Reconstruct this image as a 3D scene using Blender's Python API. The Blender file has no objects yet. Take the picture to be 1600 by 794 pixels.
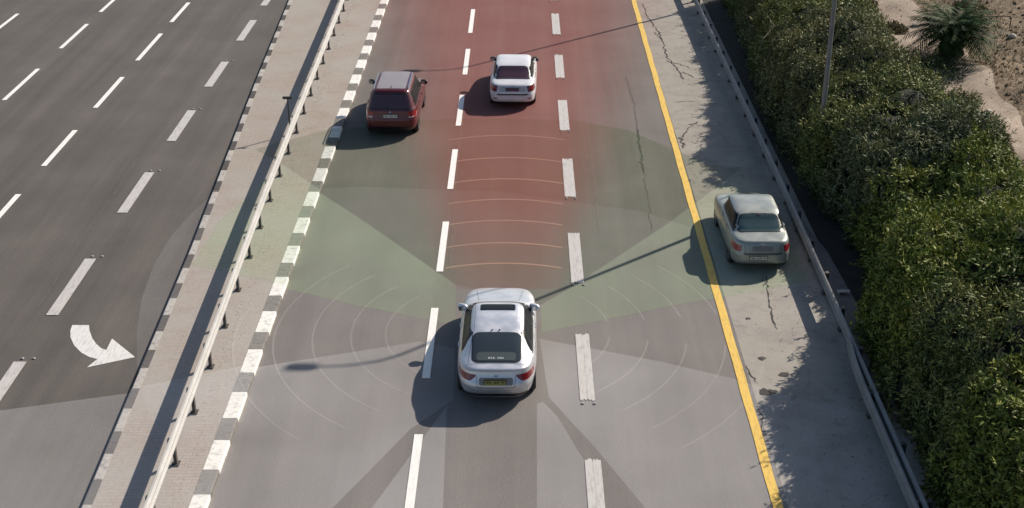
import bpy, bmesh, math, random
import numpy as np
from mathutils import Vector, Matrix
rng = np.random.default_rng(7); random.seed(7)
S = bpy.context.scene; COL = S.collection
# ------------------------------------------------------------ camera
H, F, PITCH = 16.76, 2050.0, math.radians(25.55)     # height (m), focal length (px of a 1600 px frame), tilt down
cam = bpy.data.objects.new('camera', bpy.data.cameras.new('camera')); COL.objects.link(cam)
cam.location = (0, H*math.tan(PITCH), H); cam.rotation_euler = (math.pi/2 - PITCH, 0, 0)
cam.data.sensor_width = 36; cam.data.lens = F/1600*36; cam.data.shift_x = -0.01
cam.data.clip_start = .5; cam.data.clip_end = 3000
S.camera = cam
# ------------------------------------------------------------ light
SUNV = Vector((1.07, .93, 1.0))                      # towards the sun
w = bpy.data.worlds.new('World'); S.world = w; w.use_nodes = True
nt = w.node_tree; sky = nt.nodes.new('ShaderNodeTexSky'); sky.sky_type = 'NISHITA'; sky.sun_disc = False
sky.sun_elevation = math.asin(1/SUNV.length); sky.sun_rotation = math.atan2(SUNV.x, SUNV.y)
sky.dust_density = 1.0
bgn = nt.nodes['Background']; nt.links.new(sky.outputs[0], bgn.inputs[0]); bgn.inputs[1].default_value = .078
sl = bpy.data.lights.new('sun', 'SUN'); sl.energy = 4.3; sl.angle = math.radians(.5); sl.color = (1, .91, .80)
so = bpy.data.objects.new('sun', sl); COL.objects.link(so); so.location = (40, 40, 60)
so.rotation_euler = SUNV.to_track_quat('Z', 'Y').to_euler()
S.view_settings.view_transform = 'Standard'; S.view_settings.look = 'None'
S.view_settings.exposure = 0.44; S.view_settings.gamma = 1
# ------------------------------------------------------------ helpers
def g(px, py, z=0.0):                                # a point of the photograph surveyed onto the plane at height z
    s = py + 583.0
    Y = (H - z)*(F/(s*math.cos(PITCH)**2) - math.tan(PITCH)) + H*math.tan(PITCH)
    X = (px - 816.0)*(H - z)/(s*math.cos(PITCH))
    return X, Y
def tag(o, label=None, cat=None, group=None, kind=None):
    if label: o['label'] = label
    if cat: o['category'] = cat
    if group: o['group'] = group
    if kind: o['kind'] = kind
    return o
def mk(name, V, Fc, m, parent=None, smooth=False, mi=None):
    me = bpy.data.meshes.new(name); me.from_pydata([tuple(v) for v in V], [], [tuple(f) for f in Fc])
    for q in (m if isinstance(m, (list, tuple)) else [m]): me.materials.append(q)
    if mi is not None: me.polygons.foreach_set('material_index', mi)
    if smooth: me.polygons.foreach_set('use_smooth', [True]*len(me.polygons))
    me.update()
    o = bpy.data.objects.new(name, me); COL.objects.link(o)
    if parent: o.parent = parent
    return o
def empty(name, loc=(0, 0, 0), rz=0):
    o = bpy.data.objects.new(name, None); COL.objects.link(o); o.location = loc; o.rotation_euler = (0, 0, rz)
    o.empty_display_size = .3
    return o
class MB:
    def __init__(s): s.V = []; s.F = []; s.M = []
    def add(s, V, Fc, mi=0):
        b = len(s.V); s.V += [tuple(v) for v in V]; s.F += [tuple(i+b for i in f) for f in Fc]; s.M += [mi]*len(Fc)
    def box(s, c, d, mi=0, rot=None, taper=1.0):
        V = []
        for z in (-1, 1):
            for x, y in ((-1, -1), (1, -1), (1, 1), (-1, 1)):
                k = taper if z > 0 else 1
                v = Vector((x*d[0]/2*k, y*d[1]/2*k, z*d[2]/2))
                if rot: v = rot @ v
                V.append((v.x+c[0], v.y+c[1], v.z+c[2]))
        s.add(V, [(3, 2, 1, 0), (4, 5, 6, 7), (0, 1, 5, 4), (1, 2, 6, 5), (2, 3, 7, 6), (3, 0, 4, 7)], mi)
    def tube(s, pts, rad, n=8, mi=0):
        pts = [Vector(p) for p in pts]; rad = rad if isinstance(rad, (list, tuple)) else [rad]*len(pts)
        V = []; Fc = []
        for i, p in enumerate(pts):
            d = (pts[min(i+1, len(pts)-1)] - pts[max(i-1, 0)]).normalized()
            a = d.orthogonal().normalized(); b = d.cross(a)
            if i and (a.dot(pa) < .2): a = (pa - d*pa.dot(d)).normalized(); b = d.cross(a)
            pa = a
            for k in range(n):
                t = 2*math.pi*k/n; V.append(p + a*math.cos(t)*rad[i] + b*math.sin(t)*rad[i])
        for i in range(len(pts)-1):
            for k in range(n): Fc.append((i*n+k, i*n+(k+1) % n, (i+1)*n+(k+1) % n, (i+1)*n+k))
        Fc.append(tuple(range(n))[::-1]); Fc.append(tuple(range((len(pts)-1)*n, len(pts)*n)))
        s.add(V, Fc, mi)
    def obj(s, name, m, parent=None, smooth=False): return mk(name, s.V, s.F, m, parent, smooth, s.M)
# ------------------------------------------------------------ materials
def mat(name, col, rough=.8, metal=0, coat=0, spec=.5):
    m = bpy.data.materials.new(name); m.use_nodes = True
    p = m.node_tree.nodes['Principled BSDF']
    p.inputs['Base Color'].default_value = (*col, 1); p.inputs['Roughness'].default_value = rough
    p.inputs['Metallic'].default_value = metal; p.inputs['Coat Weight'].default_value = coat
    p.inputs['Coat Roughness'].default_value = .06; p.inputs['Specular IOR Level'].default_value = spec
    return m
def nodes(m): return m.node_tree, m.node_tree.nodes, m.node_tree.nodes['Principled BSDF']
def tex(nt, kind, scale, vec, **kw):
    n = nt.nodes.new(kind)
    for k, v in kw.items(): n.inputs[k].default_value = v
    n.inputs['Scale'].default_value = scale; nt.links.new(vec, n.inputs['Vector']); return n
def mapping(nt, sc=(1, 1, 1), rot=0):
    tc = nt.nodes.new('ShaderNodeTexCoord'); mp = nt.nodes.new('ShaderNodeMapping')
    mp.inputs['Scale'].default_value = sc; mp.inputs['Rotation'].default_value = (0, 0, rot)
    nt.links.new(tc.outputs['Object'], mp.inputs[0]); return mp.outputs[0]
def ramp(nt, src, stops):
    r = nt.nodes.new('ShaderNodeValToRGB'); e = r.color_ramp.elements
    while len(e) < len(stops): e.new(.5)
    for el, (p, c) in zip(e, stops):
        el.position = p; el.color = (*c, 1) if len(c) == 3 else c
    nt.links.new(src, r.inputs[0]); return r.outputs[0]
def mixc(nt, fac, a, b, mode='MIX'):
    n = nt.nodes.new('ShaderNodeMix'); n.data_type = 'RGBA'; n.blend_type = mode
    for sock, v in ((n.inputs[0], fac), (n.inputs[6], a), (n.inputs[7], b)):
        if hasattr(v, 'links') or isinstance(v, bpy.types.NodeSocket): nt.links.new(v, sock)
        elif isinstance(v, (int, float)): sock.default_value = v
        else: sock.default_value = (*v, 1)
    return n.outputs[2]
def bump(nt, p, src, strength=.3, dist=.01):
    b = nt.nodes.new('ShaderNodeBump'); b.inputs['Strength'].default_value = strength; b.inputs['Distance'].default_value = dist
    nt.links.new(src, b.inputs['Height']); nt.links.new(b.outputs[0], p.inputs['Normal'])
G1 = lambda v: (v, v, v)
def asphalt(name, base, streak=.25):
    m = mat(name, base, .85); nt, n, p = nodes(m)
    fine = tex(nt, 'ShaderNodeTexNoise', 26, mapping(nt), Detail=7.0, Roughness=.8)
    patch = tex(nt, 'ShaderNodeTexNoise', .35, mapping(nt), Detail=5.0, Roughness=.6)
    strk = tex(nt, 'ShaderNodeTexNoise', 1.6, mapping(nt, (1, .035, 1)), Detail=5.0, Roughness=.65)
    c = mixc(nt, 1.0, base, ramp(nt, fine.outputs[0], [(.33, G1(.60)), (.67, G1(1.38))]), 'MULTIPLY')
    c = mixc(nt, 1.0, c, ramp(nt, patch.outputs[0], [(.3, G1(.86)), (.7, G1(1.12))]), 'MULTIPLY')
    c = mixc(nt, 1.0, c, ramp(nt, strk.outputs[0], [(.32, G1(1-streak)), (.66, G1(1+streak*.7))]), 'MULTIPLY')
    wv = nt.nodes.new('ShaderNodeTexWave'); wv.bands_direction = 'X'; wv.inputs['Scale'].default_value = .163; wv.inputs['Distortion'].default_value = .5
    wv.inputs['Detail'].default_value = 3; wv.inputs['Phase Offset'].default_value = .9; nt.links.new(mapping(nt, (1, .12, 1)), wv.inputs[0])
    c = mixc(nt, 1.0, c, ramp(nt, wv.outputs['Fac'], [(.2, G1(.95)), (.8, G1(1.035))]), 'MULTIPLY')
    st = tex(nt, 'ShaderNodeTexNoise', 1.1, mapping(nt, (1, .45, 1)), Detail=9.0, Roughness=.75)
    c = mixc(nt, 1.0, c, ramp(nt, st.outputs[0], [(.26, G1(.70)), (.37, G1(1)), (.66, G1(1)), (.8, G1(1.12))]), 'MULTIPLY')
    nt.links.new(c, p.inputs['Base Color']); bump(nt, p, fine.outputs[0], .5, .006); return m
M = {}
M['asphalt'] = asphalt('main_asphalt', (.145, .126, .112), .12)
M['asphalt_dark'] = asphalt('left_asphalt', (.100, .087, .076), .16)
m = M['shoulder'] = mat('shoulder_concrete', (.26, .23, .19), .9); nt_, n_, p_ = nodes(m)
a = tex(nt_, 'ShaderNodeTexNoise', .8, mapping(nt_), Detail=8.0, Roughness=.65); b = tex(nt_, 'ShaderNodeTexNoise', 30, mapping(nt_), Detail=4.0)
cr = tex(nt_, 'ShaderNodeTexVoronoi', .55, mapping(nt_, (1.4, .5, 1))); cr.feature = 'DISTANCE_TO_EDGE'
dn = tex(nt_, 'ShaderNodeTexNoise', 2.5, mapping(nt_), Detail=6.0)
c = ramp(nt_, a.outputs[0], [(.3, (.23, .205, .175)), (.5, (.30, .27, .23)), (.7, (.34, .31, .265))])
c = mixc(nt_, 1.0, c, ramp(nt_, b.outputs[0], [(.3, G1(.8)), (.7, G1(1.15))]), 'MULTIPLY')
c = mixc(nt_, 1.0, c, ramp(nt_, dn.outputs[0], [(.28, G1(.72)), (.42, G1(1.0))]), 'MULTIPLY')
nt_.links.new(c, p_.inputs['Base Color']); bump(nt_, p_, b.outputs[0], .4, .008)
def paving(name, c1, c2, mortar, gravel=.3):
    m = mat(name, c1, .9); nt, n, p = nodes(m)
    br = nt.nodes.new('ShaderNodeTexBrick'); nt.links.new(mapping(nt), br.inputs[0])
    br.inputs['Scale'].default_value = 1; br.inputs['Brick Width'].default_value = .42; br.inputs['Row Height'].default_value = .115
    br.inputs['Mortar Size'].default_value = .009; br.inputs['Color1'].default_value = (*c1, 1); br.inputs['Color2'].default_value = (*c2, 1)
    br.inputs['Mortar'].default_value = (*mortar, 1)
    nz = tex(nt, 'ShaderNodeTexNoise', .5, mapping(nt), Detail=7.0, Roughness=.65); fz = tex(nt, 'ShaderNodeTexNoise', 22, mapping(nt), Detail=5.0)
    dust = tuple(x*1.02 for x in (.33, .30, .26))
    c = mixc(nt, ramp(nt, nz.outputs[0], [(.36, G1(.15)), (.58, G1(.9))]), br.outputs[0], dust)
    c = mixc(nt, 1.0, c, ramp(nt, fz.outputs[0], [(.3, G1(.88)), (.7, G1(1.10))]), 'MULTIPLY')
    nt.links.new(c, p.inputs['Base Color']); bump(nt, p, br.outputs['Fac'], -.5, .01); return m
M['pave'] = paving('pink_block_paving', (.36, .29, .238), (.315, .25, .205), (.21, .17, .142))
M['kerb_white'] = mat('kerb_white_paint', (.80, .78, .72), .7)
M['kerb_grey'] = mat('kerb_bare_concrete', (.19, .175, .155), .9)
M['kerb_black'] = mat('kerb_black_paint', (.075, .065, .058), .8)
M['kerb_dirty'] = mat('kerb_worn_white_paint', (.43, .40, .36), .8)
for k, v in (('kerb_white', .55), ('kerb_dirty', .45), ('kerb_grey', .5), ('kerb_black', .5)):
    nt_, n_, p_ = nodes(M[k]); base = tuple(p_.inputs['Base Color'].default_value)[:3]
    a = tex(nt_, 'ShaderNodeTexNoise', 7, mapping(nt_), Detail=7.0, Roughness=.7)
    nt_.links.new(mixc(nt_, 1.0, base, ramp(nt_, a.outputs[0], [(.32, G1(v)), (.5, G1(1))]), 'MULTIPLY'), p_.inputs['Base Color'])
def paint(name, col, worn):
    m = mat(name, col, .6); nt, n, p = nodes(m)
    a = tex(nt, 'ShaderNodeTexNoise', 5, mapping(nt, (3, .5, 1)), Detail=8.0, Roughness=.75)
    nt.links.new(mixc(nt, 1.0, col, ramp(nt, a.outputs[0], [(.30, G1(worn)), (.52, G1(1))]), 'MULTIPLY'), p.inputs['Base Color']); return m
M['paint'] = paint('white_road_paint', (.82, .80, .75), .8)
M['paint_worn'] = paint('worn_white_road_paint', (.52, .49, .46), .62)
M['paint_arrow'] = paint('arrow_road_paint', (.70, .68, .64), .6)
M['yellow'] = paint('yellow_road_paint', (.74, .48, .085), .6)
M['crack'] = mat('crack_filler', (.045, .04, .036), .9)
M['seam'] = mat('asphalt_seam', (.19, .168, .15), .9)
M['seam_dark'] = mat('asphalt_seam_dark', (.088, .077, .069), .9)
def noisy(name, stops, sc, rough=.9, metal=0, bmp=.4, bd=.02, sc2=30, stretch=(1, 1, 1)):
    m = mat(name, stops[0][1], rough, metal); nt, n, p = nodes(m)
    a = tex(nt, 'ShaderNodeTexNoise', sc, mapping(nt, stretch), Detail=9.0, Roughness=.7); b = tex(nt, 'ShaderNodeTexNoise', sc2, mapping(nt), Detail=5.0)
    c = mixc(nt, 1.0, ramp(nt, a.outputs[0], stops), ramp(nt, b.outputs[0], [(.3, G1(.7)), (.7, G1(1.25))]), 'MULTIPLY')
    nt.links.new(c, p.inputs['Base Color']); bump(nt, p, a.outputs[0], bmp, bd); return m
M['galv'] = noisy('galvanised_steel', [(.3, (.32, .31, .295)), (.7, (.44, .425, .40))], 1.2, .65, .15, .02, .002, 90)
M['galv_dull'] = noisy('dull_shaded_steel', [(.3, (.17, .165, .16)), (.7, (.27, .26, .25))], 1.2, .6, .3, .02, .002, 90)  # darker steel tone; the right rail's shade is put into its colour
M['post'] = noisy('post_steel', [(.3, (.07, .065, .06)), (.7, (.12, .11, .10))], 5, .7, .3)
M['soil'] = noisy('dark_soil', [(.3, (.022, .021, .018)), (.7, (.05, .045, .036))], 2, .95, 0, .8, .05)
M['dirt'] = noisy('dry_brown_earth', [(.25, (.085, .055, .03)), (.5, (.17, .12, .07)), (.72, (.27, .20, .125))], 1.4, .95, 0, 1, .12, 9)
M['path'] = noisy('sandy_track', [(.25, (.20, .15, .105)), (.5, (.30, .235, .175)), (.75, (.37, .30, .23))], .9, .95, 0, .8, .06, 16)
M['gravel'] = noisy('gravel_chips', [(.25, (.22, .20, .17)), (.5, (.32, .30, .26)), (.75, (.42, .40, .36))], 14, .95, 0, .2, .003, 40)
M['concrete'] = noisy('ledge_concrete', [(.3, (.10, .095, .09)), (.7, (.18, .17, .16))], 3)
M['bark'] = noisy('bark', [(.3, (.06, .045, .032)), (.7, (.14, .11, .08))], 8)
M['dry_twig'] = mat('dry_twig', (.20, .17, .12), .9)
M['rock'] = noisy('pale_rock', [(.3, (.36, .32, .26)), (.7, (.55, .50, .43))], 4)
M['stud'] = mat('stud_plastic', (.34, .32, .30), .4)
M['rubber'] = mat('tyre_rubber', (.022, .022, .023), .75)
M['rim'] = mat('alloy_rim', (.42, .42, .44), .3, .9)
M['black'] = mat('black_plastic', (.018, .018, .02), .45)
M['seal'] = mat('window_seal', (.02, .02, .022), .35)
M['chrome'] = mat('chrome_trim', (.62, .62, .64), .18, 1)
M['lamp_red'] = mat('tail_lamp_red', (.30, .012, .018), .15, 0, .6)
M['lamp_red_dark'] = mat('tail_lamp_dark_red', (.13, .012, .016), .2, 0, .6)
M['lamp_red_mid'] = mat('tail_lamp_mid_red', (.20, .010, .018), .2, 0, .6)
M['lamp_clear'] = mat('lamp_clear', (.62, .60, .60), .12, 0, .6)
M['plate_y'] = mat('plate_yellow', (.30, .25, .05), .5)
M['plate_w'] = mat('plate_white', (.55, .52, .45), .5)
M['decal'] = mat('white_decal', (.42, .46, .47), .5)
def glass(name, col, rough=.06): return mat(name, col, rough, 0, .5, .8)
M['glass'] = glass('tinted_glass', (.022, .03, .032)); M['glass_green'] = glass('green_tinted_glass', (.05, .085, .08))
M['glass_red'] = glass('red_tinted_dark_glass', (.05, .013, .016)); M['glass_mauve'] = glass('mauve_tinted_glass', (.075, .03, .04))  # SUV glass: the red zone's tint is put into its colour
M['glass_side'] = mat('side_glass', (.010, .013, .015), .35, 0, 0, .12)
# leaves: colour varies leaf by leaf
def leafmat(name, cols):
    m = mat(name, cols[0], .55); nt, n, p = nodes(m)
    ge = nt.nodes.new('ShaderNodeNewGeometry')
    big = tex(nt, 'ShaderNodeTexNoise', .8, mapping(nt), Detail=3.0)
    k = len(cols); c = ramp(nt, ge.outputs['Random Per Island'], [(i/(k-1), cols[i]) for i in range(k)])
    c = mixc(nt, 1.0, c, ramp(nt, big.outputs[0], [(.33, (.74, .8, .85)), (.66, (1.25, 1.15, 1.0))]), 'MULTIPLY')
    nt.links.new(c, p.inputs['Base Color']); p.inputs['Roughness'].default_value = .62; p.inputs['Specular IOR Level'].default_value = .22
    tr = nt.nodes.new('ShaderNodeBsdfTranslucent'); nt.links.new(c, tr.inputs[0])
    mx = nt.nodes.new('ShaderNodeMixShader'); mx.inputs[0].default_value = .07
    nt.links.new(p.outputs[0], mx.inputs[1]); nt.links.new(tr.outputs[0], mx.inputs[2]); nt.links.new(mx.outputs[0], n['Material Output'].inputs[0])
    return m
M['leaf_mid'] = leafmat('leaf_mid_green', [(0.058, 0.080, 0.030), (0.124, 0.154, 0.047), (0.183, 0.212, 0.065), (0.278, 0.284, 0.108)])
M['leaf_olive'] = leafmat('leaf_olive', [(0.066, 0.080, 0.033), (0.139, 0.154, 0.062), (0.204, 0.209, 0.090), (0.292, 0.284, 0.154)])
M['leaf_bright'] = leafmat('leaf_bright_green', [(0.064, 0.088, 0.022), (0.133, 0.174, 0.034), (0.197, 0.241, 0.048), (0.279, 0.288, 0.079)])
M['leaf_grey'] = leafmat('leaf_grey_green', [(0.056, 0.072, 0.032), (0.113, 0.137, 0.059), (0.175, 0.198, 0.096), (0.297, 0.299, 0.176)])
M['leaf_brown'] = leafmat('leaf_dry_olive', [(.06, .05, .025), (.11, .085, .04), (.12, .12, .045), (.2, .155, .09)])
M['leaf_core'] = noisy('dark_hedge_core', [(.3, (.012, .015, .008)), (.7, (.03, .036, .018))], 9, .9, 0, 1, .1)  # shade inside the hedge put into a near-black core colour
M['palm'] = leafmat('palm_frond_green', [(.012, .024, .008), (.022, .045, .012), (.035, .065, .018), (.06, .10, .035)])
M['palm'].node_tree.nodes['Principled BSDF'].inputs['Specular IOR Level'].default_value = .06
M['straw'] = leafmat('dry_grass', [(.14, .10, .055), (.22, .165, .09), (.10, .085, .04), (.28, .22, .14)])
# ------------------------------------------------------------ setting
def strip(name, left, right, ys, z, m, kind='structure', parent=None):
    V = []; Fc = []
    for y in ys: V += [(left(y), y, z), (right(y), y, z)]
    for i in range(len(ys)-1): Fc.append((2*i, 2*i+1, 2*i+3, 2*i+2))
    o = mk(name, V, Fc, m, parent)
    if kind and not parent: o['kind'] = kind
    return o
const = lambda v: (lambda y: v)
KY = [-20, 15, 30.7, 43.1, 59.2, 72.4, 100, 160]; KX = [-8.9, -9.0, -9.24, -9.84, -10.84, -11.57, -13.0, -15.5]
kerbL = lambda y: float(np.interp(y, KY, KX))
RY = [-20, 15, 30, 46, 70, 100, 160]; RX = [-7.2, -7.35, -7.6, -8.12, -8.62, -9.3, -10.5]
railL = lambda y: float(np.interp(y, RY, RX))
YS = list(np.arange(-20, 161, 2.0))
MEDZ = .11
mk('ground', [(-900, -600, -.35), (900, -600, -.35), (900, 1500, -.35), (-900, 1500, -.35)], [(0, 1, 2, 3)], M['dirt'])['kind'] = 'structure'
strip('left_carriageway', const(-30), kerbL, YS, 0, M['asphalt_dark'])
strip('main_carriageway', const(-6.66), const(5.62), YS, 0, M['asphalt'])
strip('hard_shoulder', const(5.62), const(8.95), YS, -.002, M['shoulder'])
strip('median_paving', lambda y: kerbL(y)+.2, const(-6.9), YS, MEDZ, M['pave'])
# gravel trodden loose along the rail
V = []; Fc = []
for i in range(1800):
    y = rng.uniform(26, 80); x = railL(y) + .18 + abs(rng.normal(0, .28)); r = rng.uniform(.006, .018)
    k = len(V); a0 = rng.uniform(0, 6.28)
    V += [(x+r*math.cos(a0+t), y+r*math.sin(a0+t), MEDZ+.002) for t in (0, 2.1, 4.2)] + [(x, y, MEDZ+.002+r*.9)]
    Fc += [(k, k+1, k+3), (k+1, k+2, k+3), (k+2, k, k+3)]
tag(mk('gravel', V, Fc, M['gravel']), 'loose grey gravel chips scattered beside the median guard rail', 'gravel', kind='stuff')
V = []; Fc = []
for i in range(5200):
    y = rng.uniform(27, 78); x = 5.95 + 2.95*rng.beta(2.2, 1.1) if i % 4 else rng.uniform(8.6, 9.3); r = rng.uniform(.008, .028); a0 = rng.uniform(0, 6.28); k = len(V)
    if 5.9 < x < 7.8 and 41.7 < y < 46.2: continue
    c_, s_ = math.cos(a0), math.sin(a0); q = r*.5; h = .006 + rng.uniform(0, .01)
    V += [(x-c_*r, y-s_*r, .004), (x+s_*q, y-c_*q, h), (x+c_*r, y+s_*r, .005), (x-s_*q, y+c_*q, h)]; Fc.append((k, k+1, k+2, k+3))
tag(mk('leaf_litter', V, Fc, leafmat('fallen_leaves', [(.06, .045, .03), (.12, .09, .055), (.10, .085, .06), (.34, .29, .21)])), 'dry fallen leaves and grit scattered over the hard shoulder', 'leaf litter', kind='stuff')
# kerbs: blocks painted in turn
def kerb(name, xf, width, phase, period, frac, mats, ztop, inner):
    mb = MB(); y = phase - 30*period
    while y < 150:
        for (a, b, mi) in ((y - period*frac/2, y + period*frac/2, 0), (y + period*frac/2, y + period*(1-frac/2), 1)):
            if b < -18: continue
            n = 2; ym = [a + (b-a)*i/n for i in range(n+1)]
            for p, q in zip(ym[:-1], ym[1:]):
                x0, x1 = xf(p), xf(q); e = .004; c = .02
                P = []
                for x, yy in ((x0, p+e), (x1, q-e)):
                    P += [(x, yy, -.05), (x, yy, ztop-c), (x+inner*c, yy, ztop), (x+inner*width, yy, ztop), (x+inner*width, yy, -.05)]
                mb.add(P, [(0, 1, 6, 5), (1, 2, 7, 6), (2, 3, 8, 7), (3, 4, 9, 8), (4, 3, 2, 1, 0), (5, 6, 7, 8, 9)], mi)
        y += period
    o = mb.obj(name, mats); o['kind'] = 'structure'
kerb('median_kerb', const(-6.63), .36, 34.53, 2.07, .56, [M['kerb_white'], M['kerb_grey']], MEDZ+.012, -1)
kerb('left_kerb', kerbL, .20, 32.0, 1.88, .52, [M['kerb_dirty'], M['kerb_black']], MEDZ+.012, 1)
# verge, embankment and the plateau behind the hedge
def hgt(x, y):
    b = 0 if x < 10.3 else min(1, (x-10.3)/3.0)
    b = b*b*(3-2*b)
    return -.02 + 2.5*b + (.10*math.sin(x*1.3+y*.7)*b + .06*math.sin(x*3.1-y*1.9)*b) + max(0, x-18)*.02
V = []; Fc = []; xs = [8.95, 9.2, 9.6, 10, 10.5, 11, 11.5, 12, 12.5, 13, 13.5] + list(np.arange(14, 30, .35)) + [35, 45, 70, 120]
ys = list(np.arange(0, 26, 2.0)) + list(np.arange(26, 90, .5)) + list(np.arange(90, 161, 5.0))
mi = []
for y in ys:
    for x in xs: V.append((x, y, hgt(x, y)))
nx = len(xs)
for j in range(len(ys)-1):
    for i in range(nx-1):
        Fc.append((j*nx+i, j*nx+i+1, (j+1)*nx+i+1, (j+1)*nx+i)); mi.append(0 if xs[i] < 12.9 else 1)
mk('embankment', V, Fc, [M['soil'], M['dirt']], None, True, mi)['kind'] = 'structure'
pl = lambda y: 14.0 + .25*math.sin(y*.31) + .1*math.sin(y*1.3) ; pr = lambda y: 16.35 + .4*math.sin(y*.23+1) + .12*math.sin(y*1.7)
V = []; Fc = []; nyp = 0; NXP = 12
for y in np.arange(10, 120, .5):
    for i in range(NXP+1):
        x = pl(y) + (pr(y)-pl(y))*i/NXP
        V.append((x, y, hgt(x, y) + .035 - .06*math.sin(math.pi*((i*3/NXP) % 1))*.4 - (.05 if i in (0, NXP) else 0)))
    nyp += 1
for j in range(nyp-1):
    for i in range(NXP): a = j*(NXP+1)+i; Fc.append((a, a+1, a+NXP+2, a+NXP+1))
mk('dirt_path', V, Fc, M['path'], None, True)['kind'] = 'structure'
# dry stubble and clods on the rough ground
N = 16000; V = []; Fc = []
for i in range(N):
    x = rng.uniform(13.2, 24) if i % 3 else rng.uniform(16.4, 19.5); y = rng.uniform(40, 78)
    if pl(y)+.15 < x < pr(y)-.1 and rng.random() > .04: continue
    z = hgt(x, y); a0 = rng.uniform(0, 6.28); k = len(V); h = rng.uniform(.04, .2); l = rng.uniform(.01, .02)
    dx, dy = rng.normal(0, .09, 2)
    V += [(x-l*math.cos(a0), y-l*math.sin(a0), z), (x+l*math.cos(a0), y+l*math.sin(a0), z), (x+dx, y+dy, z+h)]; Fc.append((k, k+1, k+2))
tag(mk('dry_grass', V, Fc, M['straw']), 'short dry stubble over the brown earth behind the hedge', 'grass', kind='stuff')
V = []; Fc = []
for i in range(2600):
    x = rng.uniform(13.2, 23); y = rng.uniform(42, 78); r = rng.uniform(.02, .10)*(.4 if pl(y) < x < pr(y) else 1)
    z = hgt(x, y)+.02; k = len(V); a0 = rng.uniform(0, 6.28)
    for t in range(5):
        q = r*rng.uniform(.7, 1.2); V.append((x+q*math.cos(a0+t*1.257), y+q*math.sin(a0+t*1.257), z))
    V.append((x+rng.normal(0, .2*r), y+rng.normal(0, .2*r), z+r*rng.uniform(.4, .9)))
    Fc += [(k+t, k+(t+1) % 5, k+5) for t in range(5)]
tag(mk('clods', V, Fc, M['dirt']), 'clods and small stones strewn over the rough brown earth', 'stones', kind='stuff')
# ------------------------------------------------------------ markings (thermoplastic, 34 mm sheet stack above the road)
MZ = .016
def gy(py): return g(816, py)[1]
mk_ = MB()
def quad(mb, x0, x1, y0, y1, z, mi=0, ragged=False):
    if ragged:
        n = 6; V = [(x0+(x1-x0)*i/n, y0+rng.uniform(-.05, .05), z) for i in range(n+1)] + [(x1-(x1-x0)*i/n, y1+rng.uniform(-.05, .05), z) for i in range(n+1)]
        mb.add(V, [tuple(range(len(V)))], mi)
    else: mb.add([(x0, y0, z), (x1, y0, z), (x1, y1, z), (x0, y1, z)], [(0, 1, 2, 3)], mi)
def dashes(x, wd, spans, m, mi=0, more=True, double=False):
    L = [(gy(b), gy(a)) for a, b in spans]; P = 6.04
    L.sort(); y = L[-1][0] + P; ln = 3.55
    while y < 120: L.append((y, y+ln)); y += P
    y = L[0][0] - P
    while y > 6: L.append((y, y+ln)); y -= P
    for a, b in L:
        if double:
            quad(m, x-wd/2, x-.007, a, b, MZ, mi, True); quad(m, x+.007, x+wd/2, a, b, MZ, mi, True)
            quad(m, x-.007, x+.007, a+.08, b-.08, MZ-.003, mi)
        else: quad(m, x-wd/2, x+wd/2, a, b, MZ, mi)
    return L
dashes(-2.38, .20, [(15, 52), (77, 117), (149, 197), (234, 296), (347, 425), (482, 592)], mk_)
D2 = dashes(1.57, .36, [(22, 54), (86, 122), (157, 204), (249, 308), (365, 442), (523, 626)], mk_, 1, True, True)
mkl = MB()
D3 = dashes(-12.68, .33, [(32, 64), (97, 136), (173, 221), (270, 333), (405, 493)], mkl, 1)
dashes(-16.48, .19, [(53, 95), (121, 169), (204, 260)], mkl); dashes(-20.33, .18, [(38, 76), (108, 157)], mkl); dashes(-24.2, .18, [(22, 48)], mkl)
sm = bpy.data.materials.new('x'); bpy.data.materials.remove(sm)
mk_.obj('lane_markings', [M['paint'], M['paint_worn'], M['seam']])['kind'] = 'structure'
mkl.obj('left_lane_markings', [M['paint'], M['paint_worn'], M['seam']])['kind'] = 'structure'
o = strip('yellow_edge_line', lambda y: 5.28+.0035*(y-30)+.008*math.sin(y*2.1), lambda y: 5.50+.0035*(y-30)+.008*math.sin(y*2.1+.7), list(np.arange(-20, 140, .7)), MZ, M['yellow'])
arr = [(113, 508), (139, 508), (140, 517), (144, 528), (150, 537), (158, 544), (166, 547), (175, 529), (211, 558), (136, 574), (152, 561), (140, 558), (127, 551), (116, 540), (110, 527), (110, 516)]
mk('turn_arrow_marking', [(*g(a, b, .006), .006) for a, b in arr], [tuple(range(len(arr)))[::-1]], M['paint_arrow'])['kind'] = 'structure'
# cracks and seams
cb = MB()
def crack(px, wd, jit=.05, mi=0, z=.007):
    P = [Vector((*g(a, b), 0)) for a, b in px]; Q = []
    for p, q in zip(P[:-1], P[1:]):
        n = max(2, int((q-p).length/.12))
        for i in range(n): Q.append(p.lerp(q, i/n) + Vector((rng.normal(0, jit), rng.normal(0, jit*.5), 0)))
    Q.append(P[-1])
    V = []; Fc = []
    for i, q in enumerate(Q):
        d = (Q[min(i+1, len(Q)-1)]-Q[max(i-1, 0)]).normalized(); nrm = Vector((-d.y, d.x, 0)); ww = wd*rng.uniform(.25, 1.3)/2
        if i in (0, len(Q)-1): ww *= .2
        V += [(q.x+nrm.x*ww, q.y+nrm.y*ww, z), (q.x-nrm.x*ww, q.y-nrm.y*ww, z)]
    for i in range(len(Q)-1): Fc.append((2*i, 2*i+1, 2*i+3, 2*i+2))
    cb.add(V, Fc, mi)
crack([(1004, 6), (1012, 28), (1026, 45), (1034, 62), (1042, 90), (1062, 112), (1066, 124)], .07, .04)
crack([(1034, 62), (1022, 50)], .05); crack([(1040, 95), (1078, 106)], .05); crack([(1066, 112), (1085, 122)], .06)
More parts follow.
